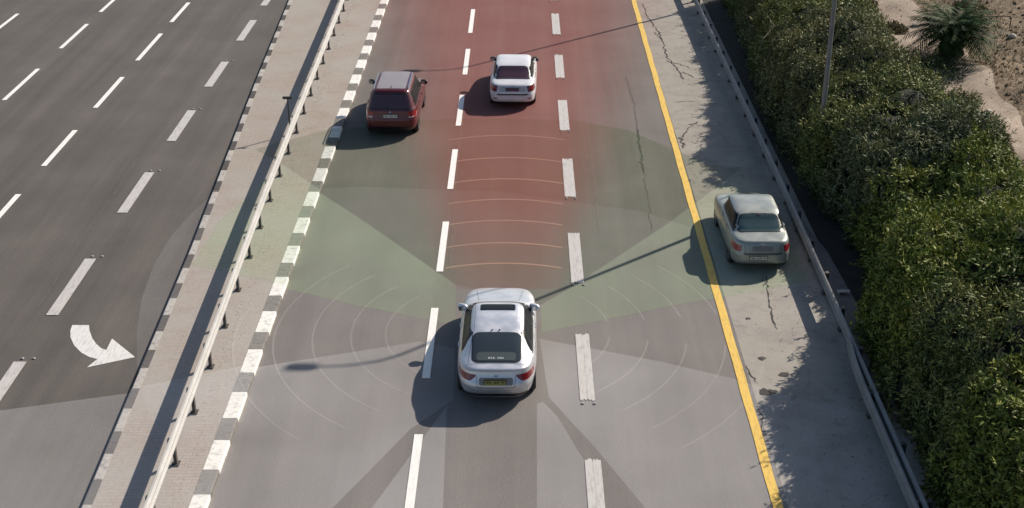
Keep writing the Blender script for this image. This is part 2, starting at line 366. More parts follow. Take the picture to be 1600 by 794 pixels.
crack([(1050, 160), (1085, 158)], .04, .02); crack([(1064, 218), (1078, 200), (1090, 190)], .06)
crack([(1063, 214), (1066, 232)], .09); crack([(1196, 428), (1202, 470), (1208, 500), (1215, 515)], .05, .03)
crack([(1195, 448), (1190, 430)], .04); crack([(1189, 640), (1194, 700), (1198, 760)], .03, .03)
crack([(978, 118), (990, 160), (997, 210), (1004, 260), (1014, 320), (1018, 360)], .035, .03, 1)
crack([(996, 200), (1000, 240), (1006, 270)], .05, .04)
crack([(1165, 570), (1185, 600)], .04)
for px in ([(748, 0), (741, 60), (725, 170), (716, 240), (707, 350), (703, 430)], [(892, 20), (905, 110), (922, 230), (936, 360)]): crack(px, .045, .015, 2, .006)
for a, b, r in ((1076, 282, .10), (1168, 498, .09), (1225, 585, .16), (1190, 560, .12), (1194, 613, .2), (1207, 612, .14)):
    x, y = g(a, b); n = 9; V = [(x+r*rng.uniform(.5, 1.2)*math.cos(6.283*i/n), y+r*rng.uniform(.4, 1.1)*math.sin(6.283*i/n), .007) for i in range(n)]; cb.add(V, [tuple(range(n))], 0)
cb.obj('road_cracks', [M['crack'], M['seam_dark'], M['seam']])['kind'] = 'structure'
cb = MB()
for px in ([(215, 245), (180, 300), (150, 340), (60, 480)], [(292, 35), (255, 95)], [(62, 40), (20, 80)]): crack(px, .05, .02, 0, .004)
cb.obj('left_road_seams', [mat('faint_seam', (.105, .094, .085), .9)])['kind'] = 'structure'
# ------------------------------------------------------------ sensor zones: thin translucent coloured sheets lying over road and median
def film(name, col, alpha, falloff=None):
    m = bpy.data.materials.new(name); m.use_nodes = True; nt = m.node_tree; n = nt.nodes; n.remove(n['Principled BSDF'])
    d = n.new('ShaderNodeBsdfDiffuse'); d.inputs[0].default_value = (*col, 1); t = n.new('ShaderNodeBsdfTransparent'); mx = n.new('ShaderNodeMixShader')
    nt.links.new(t.outputs[0], mx.inputs[1]); nt.links.new(d.outputs[0], mx.inputs[2]); nt.links.new(mx.outputs[0], n['Material Output'].inputs[0])
    mx.inputs[0].default_value = alpha
    if not falloff:
        tc = n.new('ShaderNodeTexCoord'); nz = n.new('ShaderNodeTexNoise'); nz.inputs['Scale'].default_value = .22; nz.inputs['Detail'].default_value = 4
        nt.links.new(tc.outputs['Object'], nz.inputs[0]); mr = n.new('ShaderNodeMapRange'); mr.inputs[1].default_value = .3; mr.inputs[2].default_value = .7
        mr.inputs[3].default_value = alpha*.6; mr.inputs[4].default_value = alpha*1.3; nt.links.new(nz.outputs[0], mr.inputs[0]); nt.links.new(mr.outputs[0], mx.inputs[0])
    if falloff:                                     # dye density thins out towards the sheet's sides
        xc, yc, w0, k, soft, n0, n1 = falloff
        tc = n.new('ShaderNodeTexCoord'); sp = n.new('ShaderNodeSeparateXYZ'); nt.links.new(tc.outputs['Object'], sp.inputs[0])
        def mth(op, a, b=None):
            q = n.new('ShaderNodeMath'); q.operation = op
            for i, v in enumerate((a, b)):
                if v is None: continue
                if isinstance(v, (int, float)): q.inputs[i].default_value = v
                else: nt.links.new(v, q.inputs[i])
            return q.outputs[0]
        wdt = mth('ADD', w0, mth('MULTIPLY', mth('SUBTRACT', sp.outputs[1], yc), k))
        nz = n.new('ShaderNodeTexNoise'); nz.inputs['Scale'].default_value = .35
        r = mth('DIVIDE', mth('ABSOLUTE', mth('SUBTRACT', sp.outputs[0], xc)), wdt)
        r = mth('ADD', r, mth('MULTIPLY', mth('SUBTRACT', nz.outputs[0], .5), .35))
        mr = n.new('ShaderNodeMapRange'); mr.interpolation_type = 'SMOOTHSTEP'
        mr.inputs[1].default_value = 1-soft; mr.inputs[2].default_value = 1; mr.inputs[3].default_value = 1; mr.inputs[4].default_value = 0
        nt.links.new(r, mr.inputs[0])
        my = n.new('ShaderNodeMapRange'); my.inputs[1].default_value = n0; my.inputs[2].default_value = n1; my.inputs[3].default_value = 0; my.inputs[4].default_value = alpha
        nt.links.new(sp.outputs[1], my.inputs[0])
        nt.links.new(mth('MULTIPLY', mr.outputs[0], my.outputs[0]), mx.inputs[0])
    return m
def sheet(polys, z0, m, label, group=None, world=False):
    bm = bmesh.new()
    for poly in polys:
        P = poly if world else [g(a, b) for a, b in poly]
        try: bm.faces.new([bm.verts.new((x, y, 0)) for x, y in P])
        except Exception: pass
    bmesh.ops.triangulate(bm, faces=bm.faces[:])
    cuts = [((-6.63, 0, 0), (1, 0, 0))]
    for i in range(1, len(KY)-2):
        a = Vector((KX[i], KY[i], 0)); b = Vector((KX[i+1], KY[i+1], 0)); d = b-a
        cuts.append((a, (0, 1, 0))); cuts.append((a, (d.y, -d.x, 0)))
    for co, no in cuts:
        bmesh.ops.bisect_plane(bm, geom=bm.verts[:]+bm.edges[:]+bm.faces[:], plane_co=co, plane_no=no, dist=1e-5)
    bmesh.ops.split_edges(bm, edges=bm.edges[:])
    for f in bm.faces:
        c = f.calc_center_median(); zz = z0 + (MEDZ+.012 if kerbL(c.y) < c.x < -6.63 else 0)
        for v in f.verts: v.co.z = zz
    me = bpy.data.meshes.new('sensor_zone'); bm.to_mesh(me); bm.free(); me.materials.append(m)
    o = bpy.data.objects.new('sensor_zone', me); COL.objects.link(o)
    return tag(o, label, 'sensor zone', group)
white = film('white_film', (.85, .84, .84), .13); white2 = film('faint_white_film', (.85, .84, .84), .055)
greenw = film('pale_green_film', (.42, .60, .33), .155); green = film('green_film', (.12, .19, .08), .17)
red = film('red_film', (.44, .095, .08), .29, (-.45, 39.5, 1.9, .205, .75, 36.5, 47))
line = film('ring_film', (.9, .84, .78), .09)
Cx, Cy = -.7, 38.5
# close-range disc
disc = [(332, 303), (300, 333), (268, 368), (240, 415), (222, 465), (214, 515), (214, 570), (226, 630), (250, 700), (290, 794), (380, 900), (560, 980), (816, 1010), (1060, 970), (1200, 880), (1272, 794), (1310, 700), (1336, 630), (1341, 597), (1333, 545), (1300, 470), (1250, 420), (1160, 380), (1000, 330), (780, 300), (560, 292)]
sheet([disc], .003, white2, 'faint whitish disc of sensor range around the large silver hatchback')
Zleft = sheet([[(711, 545), (655, 532+2), (408, 573), (215, 613), (-60, 650), (-200, 900), (420, 900), (520, 794), (640, 672), (708, 625)]], .005, white,
      'wide pale sector spreading left and behind the silver hatchback across the median')
Zright = sheet([[(843, 530), (925, 545), (1030, 565), (1146, 592), (1220, 617), (1372, 649), (1404, 659), (1600, 702), (1596, 730), (1584, 770), (1566, 820), (1520, 900), (1100, 900), (1008, 794), (930, 700), (858, 622)]], .005, white,
      'wide pale sector spreading right of the silver hatchback past the yellow line')
sheet([[(700, 632), (581, 794), (500, 900), (686, 900), (692, 794), (698, 640)]], .005, white, 'narrow pale sector behind the left rear corner of the silver hatchback')
sheet([[(839, 632), (839, 794), (839, 900), (970, 900), (932, 794), (917, 727), (870, 650), (848, 628)]], .005, white, 'narrow pale sector behind the right rear corner of the silver hatchback')
Zgl = sheet([[(712, 445), (560, 340), (510, 308), (440, 262), (400, 300), (345, 350), (300, 420), (400, 441), (560, 478), (712, 508)]], .007, greenw,
      'pale green ringed sector reaching left from the silver hatchback over the median')
Zgr = sheet([[(846, 478), (895, 448), (1040, 352), (1100, 308), (1160, 264), (1190, 300), (1230, 370), (1266, 440), (1180, 456), (1060, 476), (960, 497), (846, 520)]], .007, greenw,
      'pale green ringed sector reaching right from the silver hatchback to the greenish saloon')
fan = [(712, 445), (560, 340), (510, 308), (440, 262), (400, 238), (450, 224), (520, 206), (600, 193), (700, 186), (800, 185), (900, 189), (980, 203), (1060, 237), (1110, 258), (1160, 262), (1100, 308), (1040, 352), (895, 448), (846, 476)]
sheet([fan], .009, green, 'darker green fan ahead of the silver hatchback between both ringed sectors')
Zred = sheet([[(690, 452), (655, 400), (570, 240), (535, 120), (520, 0), (515, -60), (1150, -60), (1130, 20), (1110, 90), (1050, 190), (970, 300), (905, 400), (875, 452)]], .011, red,
      'long red sector running forward from the hatchback past both cars ahead')
# rings
line_warm = film('warm_ring_film', (.95, .60, .42), .17)
def ring(zone, cx, cy, r, a0, a1, wd):
    n = 18; A = [math.radians(a0 + (a1-a0)*i/n) for i in range(n+1)]; V = []
    for t in A: 
        for q in (r-wd/2, r+wd/2):
            x, y = cx+q*math.cos(t), cy+q*math.sin(t); V.append((x, y, .013 + (MEDZ+.012 if kerbL(y) < x < -6.63 else 0)))
    mk('range_ring', V, [(2*i, 2*i+1, 2*i+3, 2*i+2) for i in range(n)], line_warm if zone is Zred else line, zone)
for v in (412, 380, 345, 312, 280, 247, 212):
    hw = 90*18.58/(v+583); a = math.degrees(math.asin(hw/4.6)); ring(Zred, -.55, gy(v)-4.6, 4.6, 90-a, 90+a, .085)
for r, a, b in ((2.9, 172, 236), (3.8, 172, 238), (4.8, 172, 236), (5.8, 172, 234), (6.8, 176, 230)): ring(Zleft, -.7, 38.4, r, a, b, .045)
for r in (2.9, 3.8, 4.8, 5.8): ring(Zgl, -.7, 38.4, r, 138, 172, .045)
for r in (3.0, 4.0, 5.0, 6.0): ring(Zgr, -.7, 38.4, r, 8, 40, .045)
for r in (3.0, 4.0, 5.0, 6.0, 7.0): ring(Zright, -.7, 38.4, r, 308, 352, .045)
# ------------------------------------------------------------ guard rails
def wbeam(path, side, z0=.42, ks=1.0):
    prof = [(0, .31), (.035, .30), (.08, .262), (.08, .23), (.02, .185), (.008, .155), (.02, .125), (.08, .08), (.08, .048), (.035, .01), (0, 0)]
    prof = prof + [(x-.005, z) for x, z in prof[::-1]]
    n = len(prof); V = []; Fc = []
    for x, y in path:
        V += [(x+side*(.13+px*ks), y, z0+pz*ks) for px, pz in prof]
    for i in range(len(path)-1):
        for k in range(n): Fc.append((i*n+k, i*n+(k+1) % n, (i+1)*n+(k+1) % n, (i+1)*n+k))
    return V, Fc
def guard_rail(xf, side, y0, y1, gz, m, mp, step, label, seen=(24, 84), low=False):
    base = Vector((xf((y0+y1)/2), max(y0, 30), gz)); root = empty('guard_rail', base); tag(root, label, 'guard rail', 'guard rails')
    V, Fc = wbeam([(xf(y)-side*.12, y) for y in np.arange(y0, y1+.01, 1.05)], side, .42, 1.06 if low else 1.0)
    V = [(v[0]-base.x, v[1]-base.y, v[2]) for v in V]
    bm_ = mk('rail_beam', V, Fc + [tuple(range(22))[::-1], tuple(range(len(V)-22, len(V)))], m, root, False)
    y = y0+.6; k = 0
    while y < y1-.3:
        if seen[0] < y < seen[1]:
            x = xf(y)-base.x-side*.11
            if low: x = xf(y)-base.x+side*.045
            b = MB(); b.box((x, y-base.y, .34 if not low else .215), (.09 if not low else .07, .13 if not low else .10, .68 if not low else .43)); b.box((x, y-base.y, .025), (.16, .2, .02)); b.obj('post', mp, root)
            b = MB(); b.box(((x+side*.075) if not low else x-side*.085, y-base.y, .575), (.07, .10, .17)); b.obj('spacer', m, root)
            if k % 2 == 0 and not low:
                b = MB(); b.box((x+side*.128, y-base.y+.03, .575), (.006, .30, .06)); b.obj('splice_plate', m, root)
        y += step; k += 1
    return root
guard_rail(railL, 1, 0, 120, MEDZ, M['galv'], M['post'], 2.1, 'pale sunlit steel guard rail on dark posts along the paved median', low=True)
RRY = [0, 29, 47, 60, 120]; RRX = [8.1, 8.2, 8.38, 8.36, 8.3]
railR = lambda y: float(np.interp(y, RRY, RRX))
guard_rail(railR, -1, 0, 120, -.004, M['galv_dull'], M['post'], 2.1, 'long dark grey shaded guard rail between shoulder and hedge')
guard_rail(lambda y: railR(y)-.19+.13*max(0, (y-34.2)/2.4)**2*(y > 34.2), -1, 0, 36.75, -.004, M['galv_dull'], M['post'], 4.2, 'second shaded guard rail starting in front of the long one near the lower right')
# concrete ledge outside the right rail and its bracket
a, b, c, d = g(1262, 362), g(1345, 500), g(1343, 545), g(1300, 470)
mb = MB(); P = [(8.42, 46.5), (8.98, 43), (9.1, 39.6), (9.0, 37.2), (8.45, 35.8)]
V = [(x, y, -.01) for x, y in P] + [(x, y, .16) for x, y in P]; n = len(P)
mb.add(V, [tuple(range(n, 2*n))[::-1]] + [(i, (i+1) % n, n+(i+1) % n, n+i) for i in range(n)])
tag(mb.obj('concrete_ledge', M['concrete']), 'low grey concrete ledge tucked behind the shaded guard rail', 'ledge')
mb = MB(); mb.box((8.86, 40.2, .235), (.34, .16, .03)); mb.box((8.72, 40.2, .19), (.05, .12, .07)); mb.box((9.0, 40.2, .19), (.05, .12, .07))
tag(mb.obj('drain_bracket', M['galv']), 'small pale bracket on the concrete ledge behind the guard rail', 'bracket')
# ------------------------------------------------------------ road studs
def stud(x, y, label):
    mb = MB(); mb.box((0, 0, .009), (.075, .075, .018), taper=.6)
    o = mb.obj('road_stud', M['stud']); o.location = (x, y, .0165); tag(o, label, 'road stud', 'road studs at the lane dashes'); return o
first = None; ORD = ['nearest', 'second', 'third', 'fourth', 'fifth', 'sixth', 'seventh', 'eighth', 'ninth']
for L, x, nearend, where in ((D3, -12.55, False, 'far end of the %s wide left-carriageway dash'), (D2, 1.57, True, 'near end of the %s wide dash beside the hatchback')):
    kk = 0
    for a, b in sorted(L):
        y = a-.16 if nearend else b+.16
        if not (30.5 if nearend else 27) < y < 73 or (x < -5 and y > 66): continue
        for dx, sd in ((-.13, 'left'), (.16, 'right')):
            lab = sd + ' pale stud at the ' + where % ORD[kk]
            if first is None: first = stud(x+dx, y, lab)
            else:
                o = first.copy(); COL.objects.link(o); o.location = (x+dx, y, .0165); o['label'] = lab
        kk += 1
# ------------------------------------------------------------ cars
def pchip(xk, yk):
    xk = np.array(xk, float); yk = np.array(yk, float); h = np.diff(xk); d = np.diff(yk)/h; mm = np.zeros(len(xk))
    mm[0] = d[0]; mm[-1] = d[-1]
    for i in range(1, len(xk)-1):
        if d[i-1]*d[i] > 0: w1 = 2*h[i]+h[i-1]; w2 = h[i]+2*h[i-1]; mm[i] = (w1+w2)/(w1/d[i-1]+w2/d[i])
    def f(x):
        x = min(max(x, xk[0]), xk[-1]); i = min(int(np.searchsorted(xk, x, 'right'))-1, len(xk)-2); t = (x-xk[i])/h[i]
        return ((1+2*t)*(1-t)**2*yk[i] + t*(1-t)**2*h[i]*mm[i] + t*t*(3-2*t)*yk[i+1] + t*t*(t-1)*h[i]*mm[i+1])
    return f
class Car:
    """body lofted from plan outlines stacked in height: rows are (z, rear y, front y, half width, squareness)"""
    def __init__(s, rows, L):
        z = [r[0] for r in rows]; s.z0, s.z1 = z[0], z[-1]; s.L = L
        s.yr, s.yf, s.w, s.n = [pchip(z, [r[k] for r in rows]) for k in (1, 2, 3, 4)]; s.rows = rows
    def out(s, z): return s.yr(z), s.yf(z), s.w(z), s.n(z)
    def rear(s, x, z):
        a, b, w, n = s.out(z); l = (b-a)/2; return (a+b)/2 - l*max(0, 1-min(1, abs(x)/w)**n)**(1/n)
    def front(s, x, z):
        a, b, w, n = s.out(z); l = (b-a)/2; return (a+b)/2 + l*max(0, 1-min(1, abs(x)/w)**n)**(1/n)
    def side(s, y, z):
        a, b, w, n = s.out(z); l = (b-a)/2; return w*max(0, 1-min(1, abs(y-(a+b)/2)/l)**n)**(1/n)
    def top(s, x, y):
        lo, hi = .60, s.z1
        for _ in range(22):
            z = (lo+hi)/2; a, b, w, n = s.out(z); l = (b-a)/2
            if (abs(x)/w)**n + (abs(y-(a+b)/2)/l)**n < 1: lo = z
            else: hi = z
        return lo
    def body(s, m, parent, wheels, rw):
        zs = sorted(set([round(v, 4) for v in np.linspace(s.z0, s.z1, 60)] + [r[0] for r in s.rows])); NA = 120; V = []; Fc = []
        for z in zs:
            a, b, w, n = s.out(z); l = (b-a)/2
            for k in range(NA):
                t = 2*math.pi*(k+.5)/NA; c, q = math.cos(t), math.sin(t)
                # blend angle and arc spacing so long flanks stay evenly sampled
                V.append((w*math.copysign(abs(c)**(2/n), c), (a+b)/2+l*math.copysign(abs(q)**(2/n), q), z))
        for i in range(len(zs)-1):
            for k in range(NA): Fc.append((i*NA+k, i*NA+(k+1) % NA, (i+1)*NA+(k+1) % NA, (i+1)*NA+k))
        Fc.append(tuple(range(NA))[::-1]); Fc.append(tuple(range((len(zs)-1)*NA, len(zs)*NA)))
        o = mk('body', V, Fc, m, parent, True)
        mb = MB()
        for wy in wheels:
            for sx in (-1, 1): mb.tube([(sx*(s.w(.6)-.24), wy, rw), (sx*(s.w(.6)+.2), wy, rw)], rw+.055, 28)
        cut = mb.obj('arch_cutter', M['black'])
        md = o.modifiers.new('arches', 'BOOLEAN'); md.operation = 'DIFFERENCE'; md.object = cut; md.solver = 'EXACT'
        bpy.context.view_layer.update(); dg = bpy.context.evaluated_depsgraph_get()
        me = bpy.data.meshes.new_from_object(o.evaluated_get(dg)); o.modifiers.clear(); o.data = me
        try: me.set_sharp_from_angle(angle=math.radians(38))
        except Exception: pass
        me.name = 'body'; bpy.data.objects.remove(cut); s.o = o
        return o
    # curved panels that follow the body. prof rows run (b, a_left, a_right)
    def panel(s, name, how, prof, m, parent, off=.006, na=14, nb=14, sx=1):
        bb = [p[0] for p in prof]; fl = lambda v: np.interp(v, bb, [p[1] for p in prof]); fr = lambda v: np.interp(v, bb, [p[2] for p in prof])
        rows = sorted(set(list(np.linspace(bb[0], bb[-1], nb)) + bb)); V = []
        for v in rows:
            for i in range(na+1):
                u = fl(v) + (fr(v)-fl(v))*i/na
                if how == 'rear': V.append((u, s.rear(u, v)-off, v))
                elif how == 'front': V.append((u, s.front(u, v)+off, v))
                elif how == 'top': V.append((u, v, s.top(u, v)+off))
                else: V.append((sx*(s.side(u, v)+off), u, v))
        n = na+1; Fc = [(j*n+i, j*n+i+1, (j+1)*n+i+1, (j+1)*n+i) for j in range(len(rows)-1) for i in range(na)]
        return mk(name, V, Fc, m, parent, True)
def wheel(parent, x, y, r, wd=.22):
    root = mk('wheel', *(lambda b: (b.V, b.F))((lambda b: (b.tube([(-wd/2, 0, 0), (wd/2, 0, 0)], r*.35, 16), b)[1])(MB())), M['black'], parent)
    root.location = (x, y, r)
    n = 36; prof = [(-wd/2, r*.68), (-wd/2, r*.9), (-wd*.38, r), (wd*.38, r), (wd/2, r*.9), (wd/2, r*.68)]; V = []; Fc = []
    for k in range(n):
        t = 2*math.pi*k/n
        V += [(a, b*math.cos(t), b*math.sin(t)) for a, b in prof]
    for k in range(n):
        for j in range(6): q = (k+1) % n; Fc.append((k*6+j, q*6+j, q*6+(j+1) % 6, k*6+(j+1) % 6))
    mk('tyre', V, Fc, M['rubber'], root, True)
    s = 1 if x > 0 else -1; mb = MB()
    for k in range(10):
        t = 2*math.pi*k/10; c = (s*wd*.42, math.cos(t)*r*.36, math.sin(t)*r*.36)
        mb.box(c, (.03, .05, r*.66), rot=Matrix.Rotation(t+math.pi/2, 3, 'X') @ Matrix.Rotation(math.pi, 3, 'X'))
    V = []; b0 = len(mb.V)
    for k in range(n):
        t = 2*math.pi*k/n
        for a, b in ((s*wd*.46, r*.68), (s*wd*.46, r*.60), (s*wd*.30, r*.60), (s*wd*.30, r*.68)): V.append((a, b*math.cos(t), b*math.sin(t)))
    mb.add(V, [(k*4+j, ((k+1) % n)*4+j, ((k+1) % n)*4+(j+1) % 4, k*4+(j+1) % 4) for k in range(n) for j in range(4)])
    mb.tube([(s*wd*.25, 0, 0), (s*wd*.46, 0, 0)], r*.16, 14); mb.obj('rim', M['rim'], root)
def blob(name, c, d, m, parent, seg=14, p=2.6, shear=(0, 0)):
    V = []; Fc = []; nr = 9
    for j in range(nr):
        ph = -math.pi/2 + math.pi*j/(nr-1)
        for k in range(seg):
            t = 2*math.pi*k/seg; f = lambda v: math.copysign(abs(v)**(2/p), v)
            x, y, z = f(math.cos(ph))*f(math.cos(t)), f(math.cos(ph))*f(math.sin(t)), f(math.sin(ph))
            V.append((c[0]+x*d[0]/2, c[1]+y*d[1]/2+shear[0]*x, c[2]+z*d[2]/2))
    for j in range(nr-1):
        for k in range(seg): Fc.append((j*seg+k, j*seg+(k+1) % seg, (j+1)*seg+(k+1) % seg, (j+1)*seg+k))
    return mk(name, V, Fc, m, parent, True)
def carpaint(name, col, metal=.35, rough=.38):
    m = mat(name, col, rough, metal, .45); nt, n, p = nodes(m)
    a = tex(nt, 'ShaderNodeTexNoise', 3, mapping(nt), Detail=6.0)
    rr_ = ramp(nt, a.outputs[0], [(.35, G1(rough*.85)), (.65, G1(min(1, rough*1.25)))]); nt.links.new(rr_, p.inputs['Roughness'])
    c = mixc(nt, 1.0, col, ramp(nt, a.outputs[0], [(.35, G1(.93)), (.6, G1(1))]), 'MULTIPLY'); nt.links.new(c, p.inputs['Base Color'])
    return m
def rrect(b0, b1, l, r, rad=.05, wid_top=None):
    """rounded rectangle rows; optional different width at the b1 end"""
    l2, r2 = (l, r) if wid_top is None else wid_top; R = []
    nn = 5; d = abs(b1-b0); rad = min(rad, d/2.2)
    for k in range(nn+1):
        t = math.pi/2*k/nn; b = rad*(1-math.cos(t)); ins = rad*(1-math.sin(t)); f = b/d; R.append((b0+(b1-b0)*f, l+(l2-l)*f+ins, r+(r2-r)*f-ins))
    for k in range(nn, -1, -1):
        t = math.pi/2*k/nn; b = rad*(1-math.cos(t)); ins = rad*(1-math.sin(t)); f = 1-b/d; R.append((b0+(b1-b0)*f, l+(l2-l)*f+ins, r+(r2-r)*f-ins))
    return R
def plate(car, parent, cx, z, w, h, m, dark=True):
    o = mk('number_plate', [(cx+a*w/2, car.rear(cx, z+b*h/2)-.022, z+b*h/2) for a, b in ((-1, -1), (1, -1), (1, 1), (-1, 1))]
           + [(cx+a*w/2, car.rear(cx, z)+.03, z+b*h/2) for a, b in ((-1, -1), (1, -1), (1, 1), (-1, 1))],
           [(0, 1, 2, 3), (4, 7, 6, 5), (0, 4, 5, 1), (1, 5, 6, 2), (2, 6, 7, 3), (3, 7, 4, 0)], m, parent)
    mb = MB(); yy = car.rear(cx, z)-.03; n = 7
    for i in range(n):
        if i in (2, 5): continue
        x = cx - w*.36 + w*.72*i/(n-1)
        mb.box((x-.011, yy, z), (.010, .006, h*.52)); mb.box((x+.011, yy, z+h*.08*(-1)**i), (.010, .006, h*.36)); mb.box((x, yy, z+h*.20*(-1)**i), (.03, .006, .012))
    mb.obj('plate_marks', M['black'], o)
    fr = MB()
    for a, b, c_, d_ in ((0, h/2+.008, w+.03, .014), (0, -h/2-.008, w+.03, .014), (w/2+.008, 0, .014, h), (-w/2-.008, 0, .014, h)):
        fr.box((cx+a, yy+.012, z+b), (c_, .012, d_))
    fr.obj('plate_surround', M['black'], o)
    return o
def build_car(name, label, paintm, rows, L, wheels, rw, loc, rz, glassm, dims):
    root = empty(name, loc, rz); tag(root, label, 'car')
    car = Car(rows, L); car.body(paintm, root, wheels, rw)
    W = car.w(.6)
    for wy in wheels:
        for sx in (-1, 1):
            wheel(root, sx*(W-.125), wy, rw)
            blob('wheel_well', (sx*(W-.36), wy, rw+.03), (.16, 2*rw+.1, 2*rw+.1), M['black'], root, 16, 2.2)
    D = dims
    # rear window and its black surround, windscreen, side windows
    y0, y1, wl, wu = D['rw']
    f = car.panel('rear_window_surround', 'top', rrect(y0-.035, y1+.03, -wl-.04, wl+.04, .17, (-wu-.035, wu+.035)), M['seal'], root, .004, 18, 18)
    g_ = car.panel('rear_window', 'top', rrect(y0+.005, y1-.01, -wl, wl, .15, (-wu, wu)), glassm, root, .009, 18, 18)
    y0, y1, wl, wu = D['ws']
    car.panel('windscreen', 'top', rrect(y0, y1, -wl, wl, .08, (-wu, wu)), M['glass_side'], root, .006, 18, 18)
    for sx in (-1, 1):
        z0, z1 = D['swz']; sw = D['sw']
        car.panel('window_frame', 'side', rrect(z0-.012, z1+.018, sw[0][0]-.04, sw[-1][1]+.06, .06, (sw[0][2]-.05, sw[-1][3]+.05)), M['seal'], root, .004, 26, 10, sx)
        for i, (a0, a1, b0, b1) in enumerate(D['sw']):
            car.panel('side_window', 'side', rrect(z0, z1, a0, a1, .05, (b0, b1)), M['glass_side'], root, .007, 14, 8, sx)
        zz = z0-.025
        car.panel('window_trim', 'side', [(zz-.008, D['trim'][0], D['trim'][1]), (zz+.014, D['trim'][0], D['trim'][1])], D.get('trimm', M['chrome']), root, .009, 30, 2, sx)
        for ys_ in D['seams']:
            car.panel('door_seam', 'side', [(.33, ys_-.005, ys_+.005), (z0-.04, ys_-.005, ys_+.005)], M['black'], root, .0025, 2, 12, sx)
        car.panel('sill', 'side', [(.225, wheels[0]+rw+.1, wheels[1]-rw-.1), (.30, wheels[0]+rw+.1, wheels[1]-rw-.1)], M['black'], root, .006, 16, 3, sx)
        for ys_ in D['handles']:
            zz2 = z0-.13; b = MB(); b.box((sx*(car.side(ys_, zz2)+.022), ys_, zz2), (.018, .19, .03)); b.box((sx*(car.side(ys_, zz2)+.006), ys_-.08, zz2), (.03, .02, .025)); b.box((sx*(car.side(ys_, zz2)+.006), ys_+.08, zz2), (.03, .02, .025))
            b.obj('door_handle', D.get('handlem', paintm), root)
        my = D['mirror']; mz = z0+.06; ex = car.side(my, mz)
        mo = blob('wing_mirror', (sx*(ex+.20), my, mz), (.27, .16, .18), D.get('mirrorm', paintm), root, 14, 3, (.05*-sx*sx,))
        b = MB(); b.box((sx*(ex+.04), my+.01, mz-.05), (.22, .06, .035)); b.obj('mirror_arm', M['black'], mo)
        b = MB(); b.box((sx*(ex+.20), my-.082, mz), (.20, .008, .125)); b.obj('mirror_glass', M['chrome'], mo)
        # tail lamp wraps round the corner
        za, zb, xa, xb, xi = D['tail']
        rowsT = [(za, xa+xi, xb-.03), (za+.02, xa+xi*.7, xb), (zb-.03, xa, xb), (zb, xa+.01, xb-.01)]
        if sx < 0: rowsT = [(z, -r, -l) for z, l, r in rowsT]
        t = car.panel('tail_lamp', 'rear', rowsT, D.get('lampm', M['lamp_red']), root, .008, 14, 8)
        zm = (za+zb)/2; ins = [(zm-.012, xa+.08, xb-.05), (zm+.016, xa+.06, xb-.05)]
        if sx < 0: ins = [(z, -r, -l) for z, l, r in ins]
        car.panel('lamp_bar', 'rear', ins, D.get('lampin', M['lamp_red_dark']), t, .011, 10, 2)
        hr = [(D['head'][0], D['head'][2], D['head'][3]), (D['head'][1], D['head'][2]+.05, D['head'][3])]
        if sx < 0: hr = [(z, -r, -l) for z, l, r in hr]
        car.panel('headlight', 'front', hr, M['lamp_clear'], root, .006, 10, 6)
    car.panel('front_grille', 'front', rrect(.42, .66, -.42, .42, .05), M['black'], root, .008, 10, 6)
    # boot lid seams
    a, b_, wx = D['boot']
    car.panel('boot_seam', 'rear', [(a-.005, -wx, wx), (a+.006, -wx, wx)], M['black'], root, .003, 24, 2)
    for sx in (-1, 1):
        car.panel('boot_seam', 'rear', [(a, sx*wx-.005, sx*wx+.005), (b_, sx*(wx+.02)-.005, sx*(wx+.02)+.005)], M['black'], root, .003, 2, 8)
    car.panel('bumper_valance', 'rear', rrect(.235, D['val'], -W*.78, W*.78, .05), M['black'], root, .008, 20, 6)
    plate(car, root, D['plate'][0], D['plate'][1], D['plate'][2], .115, D['plate'][3])
    return root, car
silver = carpaint('silver_white_paint', (.66, .67, .70), .6, .40)
whitep = carpaint('white_paint', (.70, .69, .70), .05, .35)
maroon = carpaint('red_tinted_dark_paint', (.105, .011, .015), .2, .30)  # dark car; the red zone's tint is put into the paint
tan = carpaint('grey_tan_paint', (.32, .34, .31), .4, .40)
# 1: large silver hatchback (y measured forwards from the rear bumper, empty at rear centre)
L = 5.0
rows = [(.19, .22, L-.25, .84, 5.4), (.26, .16, L-.10, .89, 5.4), (.36, .09, L-.02, .925, 5.2), (.50, .03, L, .95, 5), (.60, 0, L-.02, .965, 5), (.66, .012, L-.04, .965, 5), (.72, .045, L-.10, .962, 5),
        (.80, .085, L-.32, .95, 5), (.88, .12, L-.70, .935, 5), (.94, .135, L-1.05, .915, 5), (.985, .10, L-1.32, .885, 5), (1.01, .12, L-1.43, .86, 5), (1.03, .19, L-1.50, .84, 5), (1.06, .30, L-1.57, .815, 4.8),
        (1.13, .56, L-1.70, .765, 4.8), (1.22, .86, L-1.86, .715, 4.8), (1.31, 1.20, L-2.03, .66, 4.8), (1.365, 1.46, L-2.17, .60, 4.6), (1.40, 1.72, L-2.36, .50, 4.2), (1.415, 2.0, L-2.56, .36, 3.6), (1.42, 2.3, L-2.78, .18, 3)]
